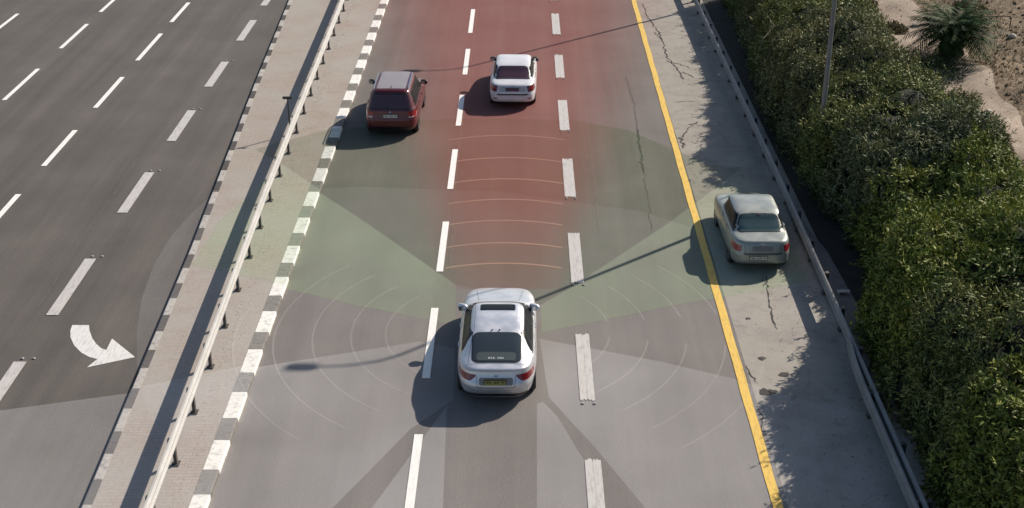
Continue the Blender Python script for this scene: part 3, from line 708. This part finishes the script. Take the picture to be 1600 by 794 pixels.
hb, hc = build_car('hatchback_car', 'large silver-white hatchback in the middle lane, nearest the camera, with a dark sunroof', silver, rows, L, (.98, 3.95), .345, (-.62, 34.55, 0), math.radians(-.3), M['glass'],
    dict(rw=(.36, 1.30, .55, .565), ws=(L-2.06, L-1.55, .60, .68), swz=(1.03, 1.30), sw=[(.95, 1.30, 1.35, 1.42), (1.38, 2.28, 1.50, 2.26), (2.35, 3.32, 2.33, 2.95)], trim=(.9, 3.4),
         seams=(1.35, 2.32, 3.45), handles=(1.52, 2.48), mirror=3.10, lampm=M['lamp_red_mid'], tail=(.715, .865, .47, .905, .17), head=(.60, .70, .50, .88), boot=(.575, .82, .44), val=.36, plate=(-.02, .705, .50, M['plate_y'])))
hc.panel('sunroof', 'top', rrect(2.33, 2.66, -.42, .42, .05), M['glass_side'], hb, .008, 14, 8)
hc.panel('sunroof_seam', 'top', rrect(2.31, 2.68, -.44, .44, .06), M['black'], hb, .003, 14, 8)
hc.panel('boot_seam', 'top', [(.30, -.74, .74), (.308, -.74, .74)], M['seal'], hb, .003, 30, 2)
hc.panel('windscreen_trim', 'top', [(L-2.13, -.585, .585), (L-2.07, -.61, .61)], M['seal'], hb, .007, 24, 3)
hc.panel('parcel_shelf', 'top', rrect(.40, .66, -.47, .47, .08), mat('shelf_behind_glass', (.07, .082, .08), .25, 0, .3), hb, .012, 14, 6)
for sx in (-1, 1):
    hc.panel('hatch_seam', 'top', [(.33, sx*.665-.004, sx*.665+.004), (.9, sx*.625-.004, sx*.625+.004), (1.4, sx*.575-.004, sx*.575+.004)], M['seal'], hb, .003, 1, 20)
    hc.panel('roof_seam', 'top', [(1.45, sx*.555-.004, sx*.555+.004), (2.8, sx*.565-.004, sx*.565+.004)], M['galv_dull'], hb, .003, 1, 16)
hc.panel('boot_recess_shade', 'rear', rrect(.635, .80, -.40, .40, .04), M['galv_dull'], hb, .002, 14, 6)  # flush grey panel, shade of the plate recess put into its colour
for z_ in (.40, .47): hc.panel('bumper_trim', 'rear', [(z_-.006, -.66, .66), (z_+.006, -.66, .66)], M['chrome'], hb, .012, 22, 2)
for sx in (-1, 1):
    b = MB(); b.tube([(sx*.09-.02, 1.42, hc.top(.1, 1.42)), (sx*.09-.02, 1.37, hc.top(.1, 1.37)+.055)], [.022, .008], 8); b.obj('roof_aerial', M['black'], hb)
    hc.panel('hood_crease_shade', 'top', [(L-1.35, sx*.52-.006, sx*.52+.006), (L-.35, sx*.62-.006, sx*.62+.006)], M['galv_dull'], hb, .003, 2, 14)  # crease shade drawn as a grey strip on the smooth hood
b = MB()
for i, wd_ in enumerate((.05, .03, .045, 0, .035, .05, .03)):
    if wd_: x = -.17+i*.055; yy = .46; b.box((x, yy, hc.top(x, yy)+.019), (wd_, .05, .003), rot=Matrix.Rotation(math.radians(18), 3, 'X'))
b.obj('window_sticker', M['decal'], hb)
b = MB(); b.tube([(-.04, .048, .86), (.04, .048, .86)], .012, 6); b.obj('badge', M['chrome'], hb)
# 2: dark estate / SUV, red zone tint put into its paint and glass
L = 4.6
rows = [(.26, .20, L-.22, .84, 8), (.36, .07, L-.08, .91, 8), (.5, .0, L-.0, .945, 7.5), (.66, .0, L-.02, .955, 7.5), (.8, .03, L-.06, .955, 7), (.92, .06, L-.25, .95, 7), (1.0, .075, L-.85, .935, 7), (1.07, .10, L-1.25, .90, 7),
        (1.12, .125, L-1.36, .875, 7), (1.3, .22, L-1.52, .82, 7), (1.5, .33, L-1.68, .745, 7), (1.6, .385, L-1.77, .70, 7), (1.66, .43, L-1.84, .665, 6.5), (1.70, .50, L-1.93, .60, 6), (1.715, .66, L-2.1, .48, 5), (1.72, .9, L-2.3, .3, 4)]
sv, sc = build_car('suv_car', 'dark SUV tinted maroon, with roof rails, at the left kerb', maroon, rows, L, (.92, 3.62), .37, (-4.75, 52.75, 0), math.radians(-.8), M['glass_red'],
    dict(rw=(.12, .40, .1, .1), ws=(L-1.80, L-1.33, .62, .74), swz=(1.13, 1.57), sw=[(.55, 1.0, .62, 1.0), (1.08, 1.95, 1.08, 1.93), (2.03, 3.02, 2.0, 2.78)], trim=(.5, 3.1), trimm=M['black'],
         seams=(1.04, 1.99, 3.15), handles=(1.3, 2.25), mirror=3.0, mirrorm=M['black'], tail=(.78, 1.0, .62, .92, .03), head=(.72, .88, .5, .9), boot=(.56, 1.02, .62), val=.46, plate=(0, .86, .50, M['plate_w'])))
for nm in [c for c in sv.children if c.name.startswith('rear_window')]: bpy.data.objects.remove(nm)
sc.panel('rear_window_surround', 'rear', rrect(1.08, 1.60, -.80, .80, .08, (-.64, .64)), M['seal'], sv, .006, 20, 10)
sc.panel('rear_window', 'rear', rrect(1.12, 1.56, -.74, .74, .08, (-.60, .60)), M['glass_red'], sv, .012, 20, 10)
roofm = carpaint('roof_reflection_tone', (.28, .245, .24), .1, .45)  # roof reflections put into a paler grey paint
sc.panel('roof_panel', 'top', rrect(.60, L-2.0, -.52, .52, .08), roofm, sv, .004, 14, 14)
for sx in (-1, 1):
    pts = [(sx*.625, .55, 1.69), (sx*.625, .72, 1.745), (sx*.625, 1.6, 1.755), (sx*.625, 2.35, 1.745), (sx*.62, 2.55, 1.69)]
    b = MB(); b.tube(pts, .018, 8); b.obj('roof_rail', M['chrome'], sv)
    sc.panel('lamp_reflector', 'rear', [(.80, sx*.75-.09, sx*.75+.09), (.835, sx*.75-.09, sx*.75+.09)], M['lamp_clear'], sv, .014, 6, 2)
b = MB(); b.tube([(0, .75, 1.715), (0, .66, 1.80)], [.02, .008], 8); b.obj('roof_aerial', M['black'], sv)
b = MB(); b.tube([(-.035, .045, 1.0), (.035, .045, 1.0)], .03, 8); b.obj('badge', M['chrome'], sv)
b = MB(); b.box((0, .13, 1.135), (.62, .015, .02), rot=Matrix.Rotation(math.radians(6), 3, 'Y')); b.box((0, .13, 1.10), (.05, .05, .04)); b.obj('rear_wiper', M['black'], sv)
# 3 and 4: saloons
def saloon_rows(L, W, top, lip, gb, gt, rf, rwid):
    return [(.22, .20, L-.22, W*.90, 7), (.30, .06, L-.08, W*.96, 7), (.42, .0, L-.0, W*.985, 6.5), (.56, .0, L-.01, W, 6.5), (.68, .02, L-.05, W, 6), (.78, .05, L-.25, W*.985, 6), (.86, .08, L-.65, W*.965, 6),
            (.92, .11, L-1.0, W*.94, 6), (.965, lip-.10, L-1.2, W*.91, 5.6), (.99, lip+.04, L-1.3, W*.885, 5.4), (1.01, gb-.14, L-1.36, W*.865, 5), (1.04, gb, L-1.42, W*.84, 5), (1.12, gb+(gt-gb)*.27, L-1.52, W*.82, 6.5),
            (1.24, gb+(gt-gb)*.62, L-1.66, W*.775, 7), (top-.09, gt-.03, rf, rwid+.06, 7), (top-.05, gt+.10, rf-.10, rwid+.01, 6.5), (top-.018, gt+.30, rf-.28, rwid*.86, 5.5), (top-.005, gt+.5, rf-.45, rwid*.62, 4.5), (top, gt+.62, rf-.6, rwid*.3, 3)]
L = 4.6
ws_, wc = build_car('saloon_car', 'white saloon car driving ahead, right of the maroon-tinted SUV', whitep, saloon_rows(L, .905, 1.46, .30, .62, 1.20, L-1.90, .62), L, (.92, 3.62), .33, (-.38, 55.95, 0), math.radians(-1.2), M['glass_mauve'],
    dict(rw=(.63, 1.16, .66, .56), ws=(L-1.90, L-1.40, .58, .68), swz=(1.03, 1.365), sw=[(.86, 1.25, 1.2, 1.34), (1.33, 2.10, 1.42, 2.08), (2.18, 3.12, 2.16, 2.78)], trim=(.8, 3.2), seams=(1.28, 2.14, 3.25), handles=(1.5, 2.35), mirror=3.02, mirrorm=M['black'],
         tail=(.70, .92, .56, .87, .04), lampin=M['lamp_red'], lampm=M['lamp_red_dark'], head=(.60, .74, .5, .86), boot=(.56, .90, .52), val=.30, plate=(0, .79, .48, M['lamp_red_dark'])))
wc.panel('boot_recess_shade', 'rear', rrect(.70, .88, -.50, .50, .04), carpaint('shaded_boot_paint', (.40, .38, .40), .1, .4), ws_, .0035, 14, 6)  # recess shade painted as a darker copy of the white, no hollow
wc.panel('bumper_strip', 'rear', rrect(.585, .63, -.60, .60, .02), M['black'], ws_, .008, 20, 4)
for sx in (-1, 1): wc.panel('rear_reflector', 'rear', [(.42, sx*.66-.08, sx*.66+.08), (.46, sx*.66-.08, sx*.66+.08)], M['lamp_red'], ws_, .01, 6, 2)
b = MB(); b.tube([(-.06, .075, .93), (.06, .075, .93)], .016, 6); b.obj('badge', M['chrome'], ws_)
L = 4.35
ts, tcar = build_car('saloon_car', 'greenish silver saloon car on the hard shoulder beyond the yellow line', tan, saloon_rows(L, .875, 1.46, .26, .66, 1.20, L-1.72, .60), L, (.85, 3.4), .31, (6.86, 41.75, 0), math.radians(.5), M['glass_green'],
    dict(rw=(.66, 1.15, .62, .54), ws=(L-1.74, L-1.36, .56, .66), swz=(1.03, 1.365), sw=[(.88, 1.2, 1.18, 1.28), (1.28, 2.05, 1.36, 2.03), (2.13, 3.02, 2.11, 2.72)], trim=(.8, 3.1), trimm=M['black'], seams=(1.24, 2.09, 3.15), handles=(1.45, 2.28), mirror=2.92, mirrorm=tan,
         tail=(.68, .85, .60, .84, .03), head=(.58, .72, .5, .82), boot=(.60, .88, .50), val=.30, plate=(-.12, .50, .50, M['plate_w'])))
tcar.panel('bumper_strip', 'rear', rrect(.62, .645, -.55, .55, .01), M['black'], ts, .008, 20, 3)
tcar.panel('boot_recess_shade', 'rear', rrect(.70, .84, -.30, .30, .03), M['galv_dull'], ts, .0035, 10, 5)  # recess shade painted as a flush grey panel
b = MB(); b.tube([(-.05, .07, .90), (.05, .07, .90)], .014, 6); b.obj('badge', M['chrome'], ts)
# ------------------------------------------------------------ hedge of separate shrubs
def leaves(P, Nn, ln, wd, seedr):
    """P positions, Nn outward normals: sprigs of narrow leaves fanned round each outward direction"""
    n = len(P); d = Nn*.42 + seedr.normal(0, .62, (n, 3)); d[:, 2] += .15; d /= np.linalg.norm(d, axis=1)[:, None]
    r = Nn + seedr.normal(0, .30, (n, 3)); s = np.cross(d, r); s /= np.linalg.norm(s, axis=1)[:, None]
    L_ = (ln*seedr.uniform(.6, 1.3, n))[:, None]; W_ = (wd*seedr.uniform(.7, 1.3, n))[:, None]
    up = np.cross(s, d)
    a = P; b = P + d*L_*.45 + s*W_ + up*L_*.06; c = P + d*L_ - up*L_*.10; e = P + d*L_*.45 - s*W_ + up*L_*.06
    return np.stack([a, b, c, e], 1).reshape(-1, 3)
def mesh_np(name, V, nq, extra=None):
    me = bpy.data.meshes.new(name); V = np.ascontiguousarray(V, np.float32)
    me.vertices.add(len(V)); me.vertices.foreach_set('co', V.ravel())
    me.loops.add(nq*4); me.loops.foreach_set('vertex_index', np.arange(nq*4, dtype=np.int32))
    me.polygons.add(nq); me.polygons.foreach_set('loop_start', np.arange(0, nq*4, 4, dtype=np.int32)); me.update(calc_edges=True)
    return me
def edge(y):      # inner lit edge of the hedge: x and height along the road
    ys_ = [10, 30, 33, 35.5, 37.5, 39.2, 42, 44, 47.3, 50, 54, 57, 61, 66, 72, 84]
    xe = [9.2, 9.15, 9.25, 9.15, 9.2, 9.8, 10.5, 10.2, 9.85, 9.8, 9.5, 9.7, 10.15, 10.3, 10.4, 10.5]
    ze = [3.3, 3.3, 3.4, 3.45, 3.35, 2.55, 2.25, 2.7, 2.75, 2.9, 3.4, 2.9, 2.75, 2.7, 2.8, 2.8]
    return float(np.interp(y, ys_, xe)), float(np.interp(y, ys_, ze))
lobes = []       # cx, cy, cz, r, shrub
specs = [  # y centre, half span, kind, label, x range
    (25.6, 2.1, 'leaf_mid', 'dark green shrub at the hedge end nearest the bottom corner', None),
    (29.3, 1.9, 'leaf_bright', 'bright green shrub near the lower right corner, its shaded face over the guard rail', None),
    (33.0, 1.9, 'leaf_mid', 'duller mid green shrub between two bright green shrubs at the right frame edge', None),
    (37.0, 2.1, 'leaf_bright', 'broad yellow-green shrub bulging behind the greenish saloon', None),
    (41.2, 2.1, 'leaf_bright', 'tall yellow-green shrub with rounded top just beyond the bulging one', None),
    (45.0, 1.8, 'leaf_grey', 'grey-green shrub with a dark hollow in the middle of the hedge', None),
    (48.6, 1.9, 'leaf_mid', 'mid green shrub behind the near lamp post', None),
    (52.3, 1.9, 'leaf_olive', 'olive shrub standing tallest beside the lamp post shaft', None),
    (56.2, 2.0, 'leaf_olive', 'olive shrub with a dry twig poking out toward the road', None),
    (60.2, 2.0, 'leaf_mid', 'mid green shrub near the top of the hedge beside the bare track', None),
    (64.5, 2.3, 'leaf_olive', 'olive shrub second from the far end of the hedge', None),
    (69.5, 2.9, 'leaf_mid', 'dense dark shrub at the far end of the hedge', None)]
for si, (yc, hs, kind, lab, _) in enumerate(specs):
    y = yc-hs
    while y < yc+hs:
        xe, ze = edge(y); j = lambda s: rng.normal(0, s)
        lobes.append((xe+.62+j(.10), y+j(.15), ze-.72+j(.10), .72+j(.06), si))
        lobes.append((xe+.58+j(.10), y+j(.15), ze-1.65+j(.1), .85+j(.05), si))
        lobes.append((xe+.42+j(.12), y+j(.15), .55+j(.1), .92+j(.05), si))
        lobes.append((xe+1.6+j(.15), y+j(.2), ze-.60+j(.18), .90+j(.1), si))
        lobes.append((xe+2.5+j(.15), y+j(.2), ze-.35+j(.2), .92+j(.1), si))
        lobes.append((min(xe+3.3, 13.2)+j(.15), y+j(.2), 2.55+j(.2), .78+j(.1), si))
        y += .82
for q in ((9.8, 47.5, .75, .75), (9.8, 47.6, 1.75, .72), (9.85, 47.2, 2.3, .5)): lobes.append((*q, 6))
lobes = np.array(lobes)
for si, (yc, hs, kind, lab, _) in enumerate(specs):
    mine = lobes[lobes[:, 4] == si]; near = lobes[np.abs(lobes[:, 1]-yc) < hs+3]
    root = empty('shrub', (edge(yc)[0]+1.6, yc, 1.0)); off = np.array([edge(yc)[0]+1.6, yc, 1.0])
    tag(root, lab, 'shrub', 'shrubs of the hedge')
    allP = []; allN = []
    for L4 in mine:
        n = 1500; d = rng.normal(0, 1, (n, 3)); d /= np.linalg.norm(d, axis=1)[:, None]; d = d[(d[:, 2] > -.55)]
        bumpy = 1 + .16*np.sin(d[:, 0]*7+L4[1]*3)*np.sin(d[:, 1]*6+L4[0]*5) + rng.uniform(-.16, .07, len(d))
        p = L4[:3] + d*(L4[3]*bumpy)[:, None]
        for K in near:
            if (K == L4).all(): continue
            q = np.linalg.norm(p-K[:3], axis=1) > K[3]*.88; p = p[q]; d = d[q]
        allP.append(p); allN.append(d)
    P = np.concatenate(allP); Nn = np.concatenate(allN)
    keep = P[:, 2] > np.array([hgt(x, y) for x, y in P[:, :2]])-.05; P = P[keep]; Nn = Nn[keep]
    # gaps: thin out clumps
    f = np.sin(P[:, 0]*2.3+P[:, 1]*1.7)*np.sin(P[:, 1]*2.9-P[:, 2]*2.1+si)+.5*np.sin(P[:, 0]*6.1+P[:, 2]*5.3)*np.sin(P[:, 1]*5.7)
    keep = rng.random(len(P)) < np.clip(.85+f*.6, .30, 1); P = P[keep]; Nn = Nn[keep]
    P = np.repeat(P, 3, 0) + rng.normal(0, .035, (len(P)*3, 3)); Nn = np.repeat(Nn, 3, 0)
    ln, wd = (.17, .024) if kind == 'leaf_grey' else ((.15, .027) if kind == 'leaf_bright' else (.14, .023))
    # long shoots standing out of the outline
    ns = 190; idx = rng.integers(0, len(P), ns); sp = P[idx]; sn = Nn[idx]*.55+np.array([0, 0, .7])+rng.normal(0, .3, (ns, 3)); sn /= np.linalg.norm(sn, axis=1)[:, None]
    shoot = np.concatenate([sp+sn*t for t in np.linspace(.05, .38, 12)]); shn = np.concatenate([sn]*12)+rng.normal(0, .5, (ns*12, 3))
    V = np.concatenate([leaves(P-off, Nn, ln, wd, rng), leaves(shoot-off, shn, ln, wd*.9, rng)]); nq = len(V)//4
    me = mesh_np('foliage', V, nq); me.materials.append(M[kind])
    o = bpy.data.objects.new('foliage', me); COL.objects.link(o); o.parent = root
    # dark core added inside each lobe to block light between the leaves
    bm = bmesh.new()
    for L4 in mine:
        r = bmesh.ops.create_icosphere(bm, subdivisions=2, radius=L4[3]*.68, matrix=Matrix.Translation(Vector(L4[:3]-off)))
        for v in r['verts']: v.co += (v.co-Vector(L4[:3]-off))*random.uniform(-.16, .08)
    me = bpy.data.meshes.new('light_block_core'); bm.to_mesh(me); bm.free(); me.materials.append(M['leaf_core']); me.polygons.foreach_set('use_smooth', [True]*len(me.polygons))
    o = bpy.data.objects.new('light_block_core', me); COL.objects.link(o); o.parent = root
    for t in (-1, 0, 1):
        b = MB(); x0, y0 = edge(yc)[0]+1.5+.5*t - off[0], t*.9*hs*.5; zg = hgt(x0+off[0], y0+off[1])-off[2]
        b.tube([(x0, y0, zg-.1), (x0+.1, y0+.1, zg+.8), (x0+.25*t, y0+.3, zg+1.5)], [.07, .05, .02], 7); b.obj('stem', M['bark'], root)
# low scrub at the plateau edge of the track
def tuft(x, y, r, kind, label, n=1500):
    root = empty('low_bush', (x, y, hgt(x, y))); tag(root, label, 'bush', 'low bushes beside the track')
    d = rng.normal(0, 1, (n, 3)); d[:, 2] = abs(d[:, 2]); d /= np.linalg.norm(d, axis=1)[:, None]
    rad = r*rng.uniform(.35, 1, n)**.5*(1+.25*np.sin(d[:, 0]*5+x)*np.sin(d[:, 1]*4+y)); p = d*rad[:, None]; p[:, 2] *= .6
    V = leaves(p, d, .12, .02, rng); me = mesh_np('foliage', V, len(V)//4); me.materials.append(M[kind]); o = bpy.data.objects.new('foliage', me); COL.objects.link(o); o.parent = root
    b = MB()
    for t in range(5): a = t*1.26; b.tube([(0, 0, -.05), (.3*r*math.cos(a), .3*r*math.sin(a), .3*r), (.6*r*math.cos(a), .6*r*math.sin(a), .42*r)], [.025, .015, .006], 5)
    b.obj('stem', M['bark'], root)
def gz(px, py): return g(px, py, 2.5)
for px, py, r, k, lab in ((1395, 48, .55, 'leaf_brown', 'small dry olive bush where the hedge meets the bare track top'), (1452, 118, 1.15, 'palm', 'dark green bush at the track edge left of the palm'),
                          (1500, 168, .7, 'leaf_olive', 'low olive bush below the palm at the hedge edge'), (1548, 235, .6, 'leaf_brown', 'dry brownish bush between hedge and track at right'),
                          (1592, 292, .7, 'leaf_brown', 'dry brownish bush cut by the right frame edge'), (1348, 8, .6, 'leaf_brown', 'reddish dry bush at the top frame edge beside the hedge'),
                          (1512, 10, .6, 'leaf_brown', 'dry scrub right behind the palm at the top edge')):
    x, y = gz(px, py); tuft(x, y, r, k, lab)
# dry twig leaning out of the hedge
x, y = 9.75, 57.6; b = MB(); b.tube([(10.3, 58.2, 2.5), (9.8, 57.9, 2.75), (9.3, 57.2, 2.45), (9.05, 56.8, 1.9)], [.03, .022, .014, .006], 6)
b.tube([(9.8, 57.9, 2.75), (9.6, 58.3, 3.05), (9.55, 58.5, 3.3)], [.015, .01, .004], 5); b.tube([(9.3, 57.2, 2.45), (9.1, 57.5, 2.5), (8.95, 57.6, 2.3)], [.012, .008, .003], 5)
tag(b.obj('dry_branch', M['dry_twig']), 'pale dry branch hanging from the hedge toward the rail', 'branch')
# palm
px_, py_ = gz(1484, 92)
root = empty('palm', (px_, py_, hgt(px_, py_))); root.scale = (1.4, 1.4, 1.2); tag(root, 'dark green low palm with drooping fronds beside the track', 'palm')
b = MB(); b.tube([(0, 0, -.1), (0, 0, .35), (.03, 0, .8)], [.26, .30, .2], 12)
for i in range(40): a = i*2.4; z = .05+.018*i; b.box((.28*math.cos(a), .28*math.sin(a), z), (.07, .07, .12), rot=Matrix.Rotation(a, 3, 'Z') @ Matrix.Rotation(.5, 3, 'Y'))
b.obj('trunk', M['bark'], root)
V = []; Fc = []
for i in range(64):
    a = i*2.399; el = 1.25 - 1.25*(i/64); Lf = random.uniform(1.05, 1.5); prev = None
    pts = []
    for k in range(12):
        t = k/11; rr2 = Lf*t*math.cos(el*(1-.5*t)); zz = .8 + Lf*t*math.sin(el) - .75*Lf*t*t*(1.2-.5*el); pts.append(Vector((rr2*math.cos(a), rr2*math.sin(a), zz)))
    for k in range(1, 12):
        p = pts[k]; dv = (pts[k]-pts[k-1]).normalized(); sd = dv.cross(Vector((0, 0, 1))).normalized(); ll = .42*math.sin(math.pi*min(1, (k+1.5)/13))+.08
        for s in (-1, 1):
            for q in (0, .5):
                pb = pts[k-1].lerp(p, q); tip = pb + (sd*s*.8+dv*.7).normalized()*ll + Vector((0, 0, -.12*ll*2+random.uniform(-.03, .03))); m0 = len(V)
                V += [pb, pb.lerp(tip, .4)+dv*.028, tip, pb.lerp(tip, .4)-dv*.022]; Fc.append((m0, m0+1, m0+2, m0+3))
mk('fronds', V, Fc, M['palm'], root)
# pale rocks and a bent pipe on the rough ground
def rock(px, py, r, label):
    x, y = gz(px, py); bm = bmesh.new(); bmesh.ops.create_icosphere(bm, subdivisions=2, radius=r)
    for v in bm.verts: v.co *= random.uniform(.78, 1.15); v.co.z *= .6
    me = bpy.data.meshes.new('rock'); bm.to_mesh(me); bm.free(); me.materials.append(M['rock'])
    o = bpy.data.objects.new('rock', me); COL.objects.link(o); o.location = (x, y, hgt(x, y)+r*.3); tag(o, label, 'rock', 'pale rocks beside the track')
rock(1581, 63, .17, 'largest pale rock on the brown earth at the right edge'); rock(1543, 42, .13, 'pale rock just right of the palm fronds')
rock(1535, 52, .09, 'small pale stone below the rock near the palm'); rock(1431, 36, .16, 'pale rock on the left side of the palm by the track')
rock(1546, 168, .10, 'small pale stone on the track edge below the palm')
x, y = gz(1578, 42); z = hgt(x, y); b = MB(); b.tube([(x, y, z-.05), (x, y, z+.42), (x-.03, y, z+.48), (x-.3, y+.02, z+.5), (x-.75, y+.05, z+.46)], .022, 7)
tag(b.obj('bent_pipe', M['bark']), 'thin rusty pipe bent over at the top right', 'pipe')
# ------------------------------------------------------------ lamp posts
def lamp_post(x, y, label):
    root = empty('lamp_post', (x, y, hgt(x, y))); tag(root, label, 'lamp post', 'lamp posts along the hedge')
    b = MB(); b.tube([(0, 0, -.2), (0, 0, 4), (0, 0, 8), (0, 0, 12.0)], [.095, .08, .065, .05], 14); b.obj('pole', M['galv_dull'], root)
    b = MB(); b.box((0, 0, .02), (.4, .4, .04)); b.obj('base_plate', M['galv_dull'], root)
    b = MB(); b.tube([(0, 0, 12.0), (-.15, 0, 12.35), (-.6, .02, 12.6), (-1.3, .05, 12.72)], [.055, .045, .04, .035], 10); b.obj('arm', M['galv'], root)
    lh = blob('lamp_head', (-1.65, .06, 12.74), (.85, .34, .16), M['galv_dull'], root, 14, 3); blob('lens', (-1.7, .06, 12.68), (.5, .24, .08), M['lamp_clear'], lh, 12, 3)
lamp_post(9.72, 48.25, 'grey lamp post rising out of the hedge at right'); lamp_post(11.1, 73.0, 'far lamp post beyond the top frame edge, seen by its shadow')
# small T-shaped marker on the median behind the rail
tx, ty = -8.42, 52.9
root = empty('marker_post', (tx, ty, MEDZ)); tag(root, 'thin T-shaped marker post rising behind the median guard rail', 'marker post')
b = MB(); b.tube([(0, 0, -.05), (0, 0, 1.45)], .03, 8); b.obj('pole', M['post'], root)
b = MB(); b.box((0, -.05, 1.42), (.34, .03, .10)); b.box((0, -.02, 1.42), (.12, .05, .06)); b.obj('cross_plate', M['post'], root)
